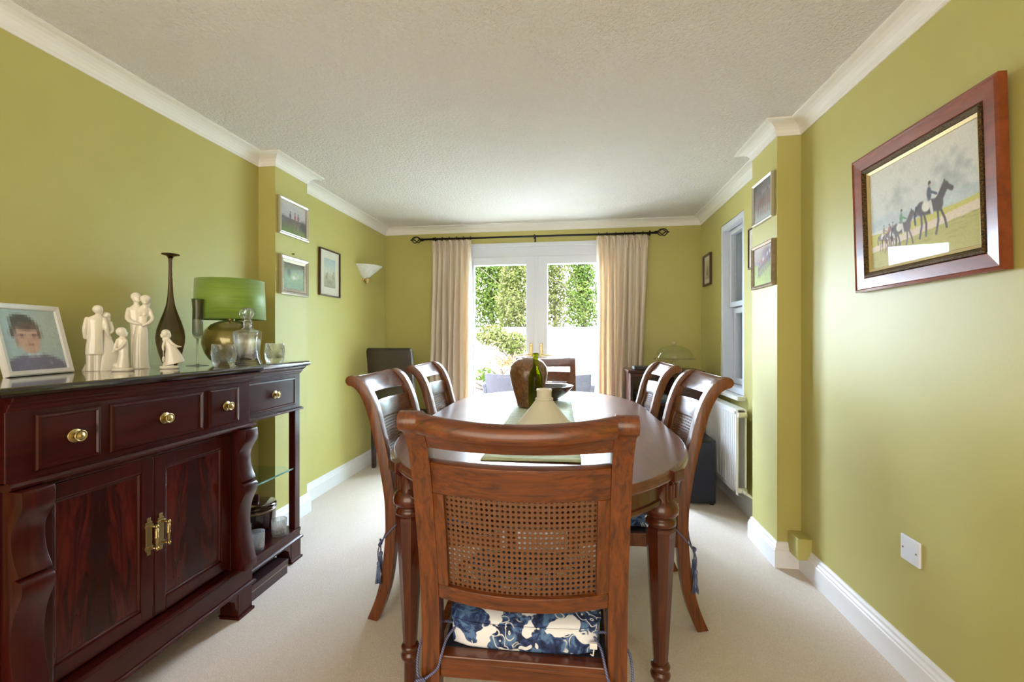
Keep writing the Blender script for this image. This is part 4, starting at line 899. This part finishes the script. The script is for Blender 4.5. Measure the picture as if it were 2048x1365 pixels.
# inside the open end: ice bucket and cut tumblers
ZS = .163
ib = thing('ice_bucket', (-1.645, 2.10, ZS), 'dark brown lidded ice bucket on the bottom shelf of the sideboard', 'ice bucket')
M['bucket'] = plain('brown_bucket', rgb(44, 22, 16), .18, coat=.6)
MB().lathe([(.092, 0), (.096, .01), (.098, .10), (.100, .125), (.098, .13)], n=40).build('body', M['bucket'], ib)
MB().lathe([(.100, .131), (.102, .136), (.098, .146), (.08, .152), (.02, .156)], n=40).build('lid', M['bucket'], ib)
MB().box((-.022, -.008, .154), (.022, .008, .192)).build('lid_handle', M['mahv'], ib, .005)
MB().lathe([(.1005, .112), (.1025, .114), (.1025, .120), (.1005, .122)], n=40, cap0=False, cap1=False).build('metal_band', M['silverd'], ib)
def cut_tumbler(x, y, h, r, label):
    t = thing('cut_glass_tumbler', (x, y, ZS), label, 'glass', 'cut-glass tumblers on the bottom shelf')
    md = lambda kx, z: 1 + (.022 * (1 if kx % 2 else -1) if .008 < z < h * .62 else 0) * (1 if int(z / .012) % 2 else -1)
    op = [(r * .86, 0), (r * .9, .004)] + [(lerp(r * .9, r, u), .006 + (h - .006) * u) for u in [i / 9 for i in range(10)]]
    ip = [(r - .003, h), (r * .94, h * .5), (r * .86, .016), (r * .4, .013)]
    MB().lathe(op + ip, n=36, mod=md, smooth=False).build('glass_body', M['cut'], t)
cut_tumbler(-1.490, 1.912, .088, .036, 'cut-glass tumbler at the front of the shelf, beside the scroll')
cut_tumbler(-1.494, 2.080, .080, .036, 'cut-glass tumbler at the right of the shelf, in front of the ice bucket')
cut_tumbler(-1.585, 1.940, .100, .038, 'cut-glass tumbler behind the front one, left of the ice bucket')
cut_tumbler(-1.492, 1.826, .09, .036, 'cut-glass tumbler furthest left, mostly hidden by the scroll')

# ------------------------------------------------------------------ DINING TABLE
TY = R(1.8); TC = Vector((-.167, 2.31, 0))
tb = thing('dining_table', tuple(TC), 'oval mahogany dining table with turned octagonal legs', 'table', None, TY)
TA, TBY, TS = .585, .775, .395    # half width, end half-length, half straight part
def outline_pts(n=40):
    pts = []
    for i in range(n + 1):                     # far end, right to left (counter clockwise)
        q = math.pi * i / n; pts.append((TA * math.cos(q), TS + TBY * math.sin(q)))
    for i in range(n + 1):
        q = math.pi + math.pi * i / n; pts.append((TA * math.cos(q), -TS + TBY * math.sin(q)))
    return pts
OUT = outline_pts()
def offset_poly(pts, d, cut):
    n = len(pts); res = []
    for i, p in enumerate(pts):
        a_, b_ = Vector(pts[i - 1]), Vector(pts[(i + 1) % n]); t = (b_ - a_).normalized(); nn = Vector((t.y, -t.x))
        e = cut(p)
        if e: nn = Vector((1 if p[0] > 0 else -1, 0))
        res.append((p[0] + nn.x * d, p[1] + nn.y * d))
    return res
SEAM = .26
def slab(name, pts, cut, ends=None):
    rings = []
    for d, z in ((-.020, .7285), (-.010, .729), (-.003, .733), (0, .739), (0, .745), (-.004, .748), (-.005, .750), (-.005, .755), (-.009, .7605), (-.013, .762)):
        rings.append([(x, y, z) for x, y in offset_poly(pts, d, cut)])
    o = MB().loft(rings, False).build(name, M['table'], tb); return o
far_pts = [(TA, SEAM + .0004)] + [p for p in OUT if p[1] > SEAM] + [(-TA, SEAM + .0004)]
mid_pts = [(TA, -SEAM + .0004), (TA, SEAM - .0004), (-TA, SEAM - .0004), (-TA, -SEAM + .0004)]
near_pts = [(-TA, -SEAM - .0004)] + [p for p in OUT if p[1] < -SEAM] + [(TA, -SEAM - .0004)]
cutf = lambda p: abs(abs(p[1]) - SEAM) < .002
slab('tabletop_end', far_pts, cutf); slab('tabletop_leaf', mid_pts, cutf); slab('tabletop_end', near_pts, cutf)
ap = []
for d, z in ((-.034, .7283), (-.034, .676), (-.028, .672), (-.026, .664), (-.030, .656), (-.038, .652)):
    ap.append([(x, y, z) for x, y in offset_poly(OUT, d, lambda p: False)])
ai = [[(x, y, z) for x, y in offset_poly(OUT, -.072, lambda p: False)] for z in (.652, .7283)]
MB().loft(ap + ai + [ap[0]], False, False, False).build('apron', M['apron'], tb)
leg0 = None
for sx in (-1, 1):
    for sy in (-1, 1):
        lx, ly = sx * .405, sy * .875
        q = math.atan2(sy * .62, sx * .66)
        # the break in the rim over the leg, and the fluted block of the apron
        blk = MB().box((-.045, -.028, .7275), (.016, .028, .7617)); b_ = blk.build('corner_block', M['tleg'], tb, .003)
        ex, ey = TA * .762, TS + TBY * .648
        b_.location = (sx * ex, sy * ey, 0); b_.rotation_euler = (0, 0, q)
        fb_ = MB().box((-.06, -.036, .645), (-.008, .036, .7277))
        for yy in (-.018, .0, .018): fb_.box((-.009, yy - .005, .668), (-.003, yy + .005, .715))
        c_ = fb_.build('apron_block', M['tleg'], tb, .002); c_.location = (sx * ex, sy * ey, 0); c_.rotation_euler = (0, 0, q)
        if leg0 is None:
            mb = MB().lathe([(.040, .7270), (.040, .664), (.044, .660), (.052, .650), (.0555, .636), (.054, .622), (.046, .613), (.041, .610), (.041, .606), (.046, .602), (.048, .594), (.046, .585), (.040, .580)], n=32)
            oc = [[(r * math.cos(R(22.5 + 45 * kx)), r * math.sin(R(22.5 + 45 * kx)), z) for kx in range(8)] for r, z in ((.041, .582), (.047, .577), (.047, .568), (.045, .55), (.0225, .150), (.022, .128))]
            mb.loft(oc, False)
            mb.lathe([(.020, .150), (.026, .148), (.030, .140), (.028, .132), (.022, .128), (.026, .124), (.031, .114), (.029, .104), (.021, .098), (.020, .090), (.020, .02), (.014, 0)], n=24)
            leg0 = mb.build('leg', M['tleg'], tb); o = leg0
        else:
            o = leg0.copy(); COL.objects.link(o); o.parent = tb
        o.location = (lx, ly, 0)
# table things, in table coordinates turned into the room
def tw(x, y, z=0.762): return tuple(TC + Matrix.Rotation(TY, 3, 'Z') @ Vector((x, y, 0)) + Vector((0, 0, z)))
rn = MB(); rows = []
for i in range(61):
    y = -.87 + 2.02 * i / 60; e = min(1, min(i, 60 - i) / 1.0)
    rows.append([(x + .002 * math.sin(i * .9), y, .7625 + .0012 * (1 + math.sin(i * 1.7 + x * 9)) + (.0028 if abs(i - 30) > 28 else 0)) for x in [-.165 + .33 * kx / 10 for kx in range(11)]])
rn.loft(rows, True, closed=False, cap0=False, cap1=False)
ro = rn.build('table_runner', M['runner']); d = ro.modifiers.new('thick', 'SOLIDIFY'); d.thickness = .002; d.offset = 1
ro.rotation_euler = (0, 0, TY); ro.location = tuple(Vector(tw(0, .14)) + Vector((-.005, 0, .0004))); tag(ro, 'pale green streaked silk runner along the middle of the dining table', 'table runner')
ZR = .7685
cv = thing('conical_vase', (-.140, 2.040, ZR), 'cream stoneware vase with a short neck and wide conical body', 'vase')
MB().lathe([(.128, 0), (.130, .004), (.112, .022), (.080, .060), (.055, .092), (.042, .110), (.0385, .116)], n=56).build('body', M['cream'], cv)
MB().lathe([(.040, .112), (.042, .119), (.039, .124), (.034, .126), (.0335, .150), (.036, .158), (.0355, .164), (.031, .166), (.029, .160), (.028, .12)], n=48).build('neck', M['cream'], cv)
bt = thing('wine_bottle', (-.205, 2.335, ZR), 'empty green glass wine bottle in front of the brown vase', 'bottle')
MB().lathe([(.034, 0), (.0375, .004), (.038, .012), (.038, .185), (.036, .200), (.028, .222), (.018, .240), (.0145, .255), (.0138, .30), (.0138, .302), (.0165, .304), (.0165, .316), (.0145, .319), (.0105, .319), (.010, .30), (.011, .255), (.015, .24), (.025, .221), (.033, .200), (.035, .185), (.035, .014), (.018, .03)], n=40).build('glass_body', M['green'], bt)
ev = thing('brown_vase', (-.268, 2.585, ZR), 'mottled brown ovoid earthenware vase behind the green bottle', 'vase')
MB().lathe([(.062, 0), (.066, .004), (.074, .04), (.092, .10), (.106, .155), (.111, .195), (.104, .232), (.086, .258), (.066, .273), (.056, .279), (.050, .277), (.048, .268), (.05, .24)], n=56).build('body', M['clay'], ev)
MB().tube(catmull([(.066, -.02, .05), (.086, -.025, .035), (.088, -.025, .01), (.072, -.02, .004)], 5), .0045, 8).build('side_loop', M['iron'], ev)
bo = thing('wooden_bowl', (-.155, 2.87, ZR), 'dark shallow bowl standing behind the brown vase', 'bowl')
MB().lathe([(.050, 0), (.052, .004), (.048, .012), (.080, .030), (.115, .056), (.140, .084), (.146, .092), (.142, .095), (.134, .090), (.105, .062), (.06, .034), (.02, .024)], n=56).build('body', M['bowl'], bo)

# ------------------------------------------------------------------ DINING CHAIRS
BK = [(0, .078), (.092, .041), (.196, .0166), (.33, .0017), (.415, 0), (.503, .004), (.59, .0166), (.68, .033), (.768, .054), (.857, .0762), (.925, .103), (.965, .130), (.985, .158), (.988, .172)]
BP = [Vector((-b, z)) for z, b in BK]        # (y, z) centreline of the back
PATH = catmull([(p.x, p.y, 0) for p in BP], 5)
PATH = [Vector((p.x, p.y)) for p in PATH]
def pnorm(i):
    t = (PATH[min(i + 1, len(PATH) - 1)] - PATH[max(i - 1, 0)]).normalized(); return Vector((t.y, -t.x))   # towards the sitter
def strip(z0, z1, th, roll=False, th1=None):
    """closed (y,z) outline following the back between two heights"""
    idx = [i for i, p in enumerate(PATH) if z0 - 1e-4 <= p.y <= z1 + 1e-4] if not roll else [i for i, p in enumerate(PATH) if p.y >= z0 - 1e-4]
    if not roll:
        def at(z):
            for i in range(len(PATH) - 1):
                if PATH[i].y <= z <= PATH[i + 1].y:
                    t = (z - PATH[i].y) / (PATH[i + 1].y - PATH[i].y + 1e-9); return PATH[i].lerp(PATH[i + 1], t), pnorm(i)
        samp = [at(lerp(z0, z1, q / 5)) for q in range(6)]
    else: samp = [(PATH[i], pnorm(i)) for i in idx]
    n = len(samp); f = []; b = []
    for i, (p, nn) in enumerate(samp):
        h = lerp(th, th1 or th, max(0, (i / (n - 1) - .35) / .65)) / 2
        f.append(p + nn * h); b.append(p - nn * h)
    capp = []
    if roll:
        p, nn = samp[-1]; h = (th1 or th) / 2; t = Vector((-nn.y, nn.x))
        capp = [p + nn * h * math.cos(q) + t * h * math.sin(q) for q in [R(x) for x in (30, 60, 90, 120, 150)]]
    return [tuple(v) for v in f] + [tuple(v) for v in capp] + [tuple(v) for v in reversed(b)]
HWI, BOW = .206, .052
def bow(x): return -BOW * (1 - (x / .228) ** 2)
def rail(poly, x0, x1, n=14, dip=0):
    rings = []
    for i in range(n + 1):
        x = lerp(x0, x1, i / n); k_ = (1 - (x / .228) ** 2)
        rings.append([(x, y + bow(x), z - dip * k_ * max(0, min(1, (z - .915) / .06))) for y, z in poly])
    return MB().loft(rings, True)
def smooth_by_angle(o, a=40):
    for p in o.data.polygons: p.use_smooth = True
    d = o.modifiers.new('edges', 'EDGE_SPLIT'); d.split_angle = R(a); return o
def make_chair(label, group=None):
    t = thing('dining_chair', (0, 0, 0), label, 'chair', group)
    post = None
    for sx in (-1, 1):
        if post is None:
            poly = strip(-1, 2, .043, True, .043)
            pz0 = [(y, max(z, 0)) for y, z in poly]
            mb = MB().loft([[(xx, y, z) for y, z in pz0] for xx in (-.0225, .0225)], False)
            post = mb.build('back_post', M['chair'], t, .006, 3); smooth_by_angle(post, 50); post.modifiers.move(1, 0) if False else None; o = post
        else:
            o = post.copy(); COL.objects.link(o); o.parent = t
        o.location = (sx * .2275, 0, 0)
    c = rail(strip(.916, 2, .022, True, .047), -.2055, .2055, 16, .017).build('crest_rail', M['chairx'], t); smooth_by_angle(c)
    c = rail(strip(.806, .884, .022), -.2055, .2055).build('upper_back_rail', M['chairx'], t, .003); smooth_by_angle(c)
    c = rail(strip(.528, .566, .022), -.2055, .2055).build('lower_back_rail', M['chairx'], t, .003); smooth_by_angle(c)
    for sx in (-1, 1):
        c = rail(strip(.566, .806, .022), sx * .206 - sx * .030, sx * .206, 2).build('back_stile', M['chair'], t, .002); smooth_by_angle(c)
    # woven cane with its eight-sided holes
    nx, nz = 29, 19; X0, X1, Z0, Z1 = -.177, .177, .564, .808; V = []; F = []
    def pt(x, z):
        for i in range(len(PATH) - 1):
            if PATH[i].y <= z <= PATH[i + 1].y:
                u = (z - PATH[i].y) / (PATH[i + 1].y - PATH[i].y + 1e-9); y = lerp(PATH[i].x, PATH[i + 1].x, u); break
        return (x, y + bow(x) + .001, z)
    for j in range(nz):
        for i in range(nx):
            x0, x1 = lerp(X0, X1, i / nx), lerp(X0, X1, (i + 1) / nx); z0, z1 = lerp(Z0, Z1, j / nz), lerp(Z0, Z1, (j + 1) / nz)
            cx, cz, hx, hz = (x0 + x1) / 2, (z0 + z1) / 2, (x1 - x0) / 2, (z1 - z0) / 2; b = len(V)
            sqv = [(x0, cz), (x0, z0), (cx, z0), (x1, z0), (x1, cz), (x1, z1), (cx, z1), (x0, z1)]
            hr = .60
            ho = [(cx - hx * hr, cz), (cx - hx * hr * .72, cz - hz * hr * .72), (cx, cz - hz * hr), (cx + hx * hr * .72, cz - hz * hr * .72), (cx + hx * hr, cz), (cx + hx * hr * .72, cz + hz * hr * .72), (cx, cz + hz * hr), (cx - hx * hr * .72, cz + hz * hr * .72)]
            V += [pt(*p) for p in sqv + ho]
            for q in range(8): F.append((b + q, b + (q + 1) % 8, b + 8 + (q + 1) % 8, b + 8 + q))
    mb = MB(); mb.v = V; mb.f = F; mb.sm = [False] * len(F)
    cp = mb.build('cane_panel', M['cane'], t); cp['kind'] = 'stuff'; d = cp.modifiers.new('thick', 'SOLIDIFY'); d.thickness = .0018; d.offset = 0
    # seat
    W0, W1, DP = .205, .245, .43
    c = MB().box((-W0, -.016, .322), (W0, .016, .362)).box((-W0, -.019, .360), (W0, .017, .378)).build('rear_seat_rail', M['chairx'], t, .003)
    for sx in (-1, 1):
        MB().loft([[(sx * x - .011, y, z) for x, y, z in ((.2275, .0, .325), (.2275, .0, .378), (.240, DP, .378), (.240, DP, .325))], [(sx * x + .011, y, z) for x, y, z in ((.2275, .0, .325), (.2275, .0, .378), (.240, DP, .378), (.240, DP, .325))]], False).build('side_seat_rail', M['chair'], t, .003)
        r = [[(sx * .236 + dx * s, DP + dy * s, z) for dx, dy in ((-1, -1), (1, -1), (1, 1), (-1, 1))] for s, z in ((.014, 0), (.022, .30), (.023, .380))]
        MB().loft(r, False).build('front_leg', M['chair'], t, .003)
    MB().box((-.236, DP - .012, .325), (.236, DP + .014, .378)).build('front_seat_rail', M['chairx'], t, .003)
    MB().loft([[(-.205, .014, z), (.205, .014, z), (.228, DP - .01, z), (-.228, DP - .01, z)] for z in (.355, .372, .378)], False).build('seat', M['navy'], t, .004)
    return t
ZCU = .400
def make_cushion(label):
    t = thing('seat_cushion', (0, 0, 0), label, 'cushion', 'blue and white floral chair cushions')
    n = 40; rings = []
    def sup(hx, hy, z, cy=.205, p=11):
        out = []
        for i in range(n):
            q = 2 * math.pi * i / n; r = 1 / (abs(math.cos(q)) ** p + abs(math.sin(q)) ** p) ** (1 / p)
            x, y = hx * r * math.cos(q), hy * r * math.sin(q); out.append((x, cy + y, z - .006 * (1 - (x / .19) ** 2) * (1 if y < 0 else .3)))
        return out
    for s, z in ((.93, .384), (.985, .385), (.997, .391), (1, .41), (1, .440), (.995, .449), (.96, .457), (.82, .463), (.4, .467)): rings.append(sup(.194 * s, .192 * s, z))
    MB().loft(rings, True).build('pad', M['floral'], t)
    mb = MB(); mb.tube([(p[0] * 1.004, .205 + (p[1] - .205) * 1.004, p[2]) for p in sup(.194, .192, .447) + [sup(.194, .192, .447)[0]]], .0026, 6); mb.build('piping', M['floral'], t)
    zp = MB().tube([(.165, .010, .412), (.175, .008, .408), (.172, .006, .388), (.166, .006, .392)], .0018, 6).box((.164, .006, .404), (.182, .013, .418)); part_label(zp.build('zip_pull', M['white'], t), 'white zip pull')
    for sx in (-1, 1):
        # a tie loops from the cushion corner round the outside of the back post and is knotted behind it
        inner = [(sx * .172, .030, .425), (sx * .190, .000, .412), (sx * .1985, -.030, .385), (sx * .208, -.034, .355), (sx * .243, -.037, .326)]
        outer = [(sx * .178, .036, .425), (sx * .215, .046, .420), (sx * .256, .022, .400), (sx * .264, -.005, .37), (sx * .258, -.030, .340), (sx * .246, -.039, .326)]
        kn = (sx * .246, -.042, .324)
        MB().tube(catmull(inner, 5), .0032, 8).tube(catmull(outer, 5), .0032, 8).build('tie_cord', M['cord'], t)
        k_ = MB()
        for q in range(3): k_.tube([(kn[0] + .010 * math.cos(w + q), kn[1] - .002 + .004 * math.sin(2 * w + q), kn[2] + .010 * math.sin(w)) for w in [2 * math.pi * i / 12 for i in range(13)]], .0032, 7)
        k_.build('knot', M['cord'], t)
        for (dx, dz, l) in ((-.012, -.045, .085), (.014, -.075, .085)):
            e = (kn[0] + sx * dx * .9, kn[1] - .004, kn[2] + dz)
            MB().tube(catmull([kn, (kn[0] + sx * dx, kn[1] - .006, kn[2] + dz * .4), e], 5), .003, 7).build('tie_cord', M['cord'], t)
            ts = MB().lathe([(.003, .004), (.007, 0), (.008, -.008), (.0055, -.014), (.0065, -.018)], (e[0], e[1], e[2]), 12)
            for q in range(14):
                aa = q * 2.4; rr_ = .006 * math.sqrt((q + .5) / 14); ts.tube([(e[0] + rr_ * math.cos(aa), e[1] + rr_ * math.sin(aa), e[2] - .015), (e[0] + 1.5 * rr_ * math.cos(aa), e[1] + 1.5 * rr_ * math.sin(aa), e[2] - .05), (e[0] + 2.3 * rr_ * math.cos(aa), e[1] + 2.3 * rr_ * math.sin(aa), e[2] - l + .006 * math.sin(q * 5))], [.0022, .0026, .0022], 5)
            ts.build('tassel', M['tassel'], t)
    return t
spots = [((-.128, 1.093), 0, 'cane-back dining chair at the near end of the table, its back to the camera', 'floral cushion tied to the chair at the near end of the table'),
         ((-.757, 1.985), -90, 'cane-back dining chair on the left side of the table, nearer the camera', 'floral cushion tied to the nearer chair on the left side'),
         ((-.772, 2.690), -90, 'cane-back dining chair on the left side of the table, further away', 'floral cushion tied to the further chair on the left side'),
         ((.417, 2.095), 90, 'cane-back dining chair on the right side of the table, nearer the camera', 'floral cushion tied to the nearer chair on the right side'),
         ((.396, 2.885), 90, 'cane-back dining chair on the right side of the table, further away', 'floral cushion tied to the further chair on the right side'),
         ((-.243, 3.615), 180, 'cane-back dining chair at the far end of the table, before the french doors', 'floral cushion on the chair at the far end of the table')]
ch0 = make_chair(spots[0][2], 'cane-back dining chairs'); cu0 = make_cushion(spots[0][3])
for i, ((x, y), rz, l1, l2) in enumerate(spots):
    for src, lab in ((ch0, l1), (cu0, l2)):
        o = src if i == 0 else copy_tree(src)
        o.location = (x, y, 0); o.rotation_euler = (0, 0, R(rz) + TY); o['label'] = lab

# ------------------------------------------------------------------ BROWN LEATHER CHAIR
lc = thing('leather_chair', (-1.612, 3.98, 0), 'high-backed dark brown leather chair in the left back corner', 'chair', None, math.pi)
rings = []
for z, dy in ((.40, .0), (.55, .005), (.75, .02), (.95, .05), (1.045, .07), (1.07, .075), (1.08, .078)):
    hx = .205 if z < 1.06 else (.200 if z < 1.075 else .19); th = .034 if z < 1.06 else (.028 if z < 1.075 else .016)
    rings.append([(hx * cx, .19 + dy + th * cy, z) for cx, cy in ((-1, -.8), (-.93, -1), (-.5, -1.1), (0, -1.12), (.5, -1.1), (.93, -1), (1, -.8), (1, .8), (.93, 1), (0, 1.05), (-.93, 1), (-1, .8))])
MB().loft(rings, True).build('backrest', M['leather'], lc)
MB().box((-.205, -.25, .38), (.205, .20, .47)).build('seat', M['leather'], lc, .025, 3)
for sx in (-1, 1):
    for yy in (-.22, .19): MB().loft([[(sx * .18 + dx * s, yy + dy * s, z) for dx, dy in ((-1, -1), (1, -1), (1, 1), (-1, 1))] for s, z in ((.015, 0), (.02, .40))], False).build('leg', M['box_dark'], lc, .002)

# ------------------------------------------------------------------ CORNER CABINET AND CAKE STAND
cx0, cx1, cy0, cy1, cz = .44, 1.0, 3.70, 4.05, .905
cb = thing('media_cabinet', ((cx0 + cx1) / 2, (cy0 + cy1) / 2, 0), 'dark wood cabinet with glass doors in the right back corner', 'cabinet')
def cbp(m, n, mat, bv=.003, par=None): return m.build(n, mat, par or cb, bv, world=True)
cbp(MB().box((cx0 - .015, cy0 - .015, cz - .022), (cx1 + .015, cy1, cz)), 'top', M['mah'])
for x in (cx0, cx1 - .02): cbp(MB().box((x, cy0, .0), (x + .02, cy1, cz - .022)), 'side_panel', M['mahv'])
cbp(MB().box((cx0 + .02, cy1 - .01, .06), (cx1 - .02, cy1, cz - .022)), 'back_panel', M['mah'], 0)
for z in (.06, .33, .62): cbp(MB().box((cx0 + .02, cy0 + .025, z), (cx1 - .02, cy1 - .01, z + .016)), 'shelf', M['mah'], .002)
cbp(MB().box((cx0 + .02, cy0 + .015, 0), (cx1 - .02, cy0 + .03, .06)), 'plinth', M['mah'])
xm = (cx0 + cx1) / 2 + .09
for a0, b0 in ((cx0 + .001, xm - .001), (xm + .001, cx1 - .001)):
    m = MB(); rect_ring(m, a0, b0, .065, cz - .026, cy0 - .018, cy0 - .001, .022); d = cbp(m, 'door', M['mahv'], .002)
    if a0 < xm - .1: cbp(MB().box((a0 + .02, cy0 - .012, .085), (b0 - .02, cy0 - .008, cz - .046)), 'glass_pane', M['pglass'], 0, d)
    else: cbp(MB().box((a0 + .02, cy0 - .014, .085), (b0 - .02, cy0 - .006, cz - .046)), 'wood_panel', M['mah'], 0, d)
    cbp(MB().ell((b0 - .012 if a0 < xm - .1 else a0 + .012, cy0 - .026, .5), (.008, .01, .008), 10, 8), 'knob', M['oldbrass'], 0, d)
cols = [rgb(60, 96, 150), rgb(44, 72, 120), rgb(96, 128, 160), rgb(54, 88, 134), rgb(120, 140, 156), rgb(40, 62, 108)]
for i, (z, w, h) in enumerate(((.346, .28, .035), (.382, .26, .03), (.413, .27, .04), (.636, .25, .03), (.667, .24, .035), (.076, .28, .05))):
    mt = plain('game_box_print_%d' % i, cols[i], .5, 0, .2, 40)
    o = thing('game_box', (cx0 + .18, cy0 + .17, z), ['blue box at the bottom of the stack on the middle cabinet shelf', 'navy box in the middle of the stack on the middle cabinet shelf', 'pale blue box topping the stack on the middle cabinet shelf', 'blue box lying on the upper cabinet shelf', 'grey-blue box on top of the box on the upper cabinet shelf', 'navy box on the lowest cabinet shelf'][i], 'box', 'boxes behind the cabinet glass')
    MB().box((-w / 2, -.11, 0), (w / 2, .11, h * .55)).build('tray', mt, o, .002); MB().box((-w / 2 - .002, -.112, h * .5), (w / 2 + .002, .112, h)).build('lid', mt, o, .002)
sx_ = thing('set_top_box', (.56, 3.79, cz), 'flat black box on the left of the corner cabinet', 'device')
MB().box((-.085, -.07, .004), (.085, .07, .03)).build('case', M['black'], sx_, .004); 
for q in (-1, 1): MB().box((q * .06 - .012, -.05, 0), (q * .06 + .012, .05, .005)).build('foot', M['black'], sx_)
cs = thing('cake_stand', (.820, 3.875, cz), 'glass cake stand with domed cover and knob on the corner cabinet', 'cake stand')
MB().lathe([(.075, 0), (.076, .004), (.03, .012), (.014, .02), (.016, .032), (.022, .042), (.014, .055), (.016, .07), (.05, .078), (.165, .083), (.172, .088), (.17, .092), (.02, .088)], n=48).build('stand', M['glass'], cs)
MB().lathe([(.152, .093), (.153, .096), (.150, .115), (.136, .145), (.108, .172), (.07, .190), (.03, .199), (.012, .201)], n=48, cap0=False).build('dome_cover', M['dome'], cs)
MB().lathe([(.010, .200), (.009, .208), (.022, .216), (.025, .226), (.018, .238), (.006, .241)], n=24).build('dome_knob', M['glass'], cs)

# ------------------------------------------------------------------ SPEAKER BOX
sp_ = thing('speaker', (.80, 3.42, 0), 'tall black speaker box on the carpet in front of the radiator', 'speaker')
MB().box((-.11, -.16, .012), (.17, .17, .452)).build('cabinet', M['black'], sp_, .004)
MB().box((-.10, -.168, .03), (.16, -.1605, .44)).build('grille', M['navy'], sp_, .003)
for dx in (-.09, .15):
    for dy in (-.14, .15): MB().lathe([(.014, 0), (.012, .013)], (dx, dy, 0), 12).build('foot', M['black'], sp_)
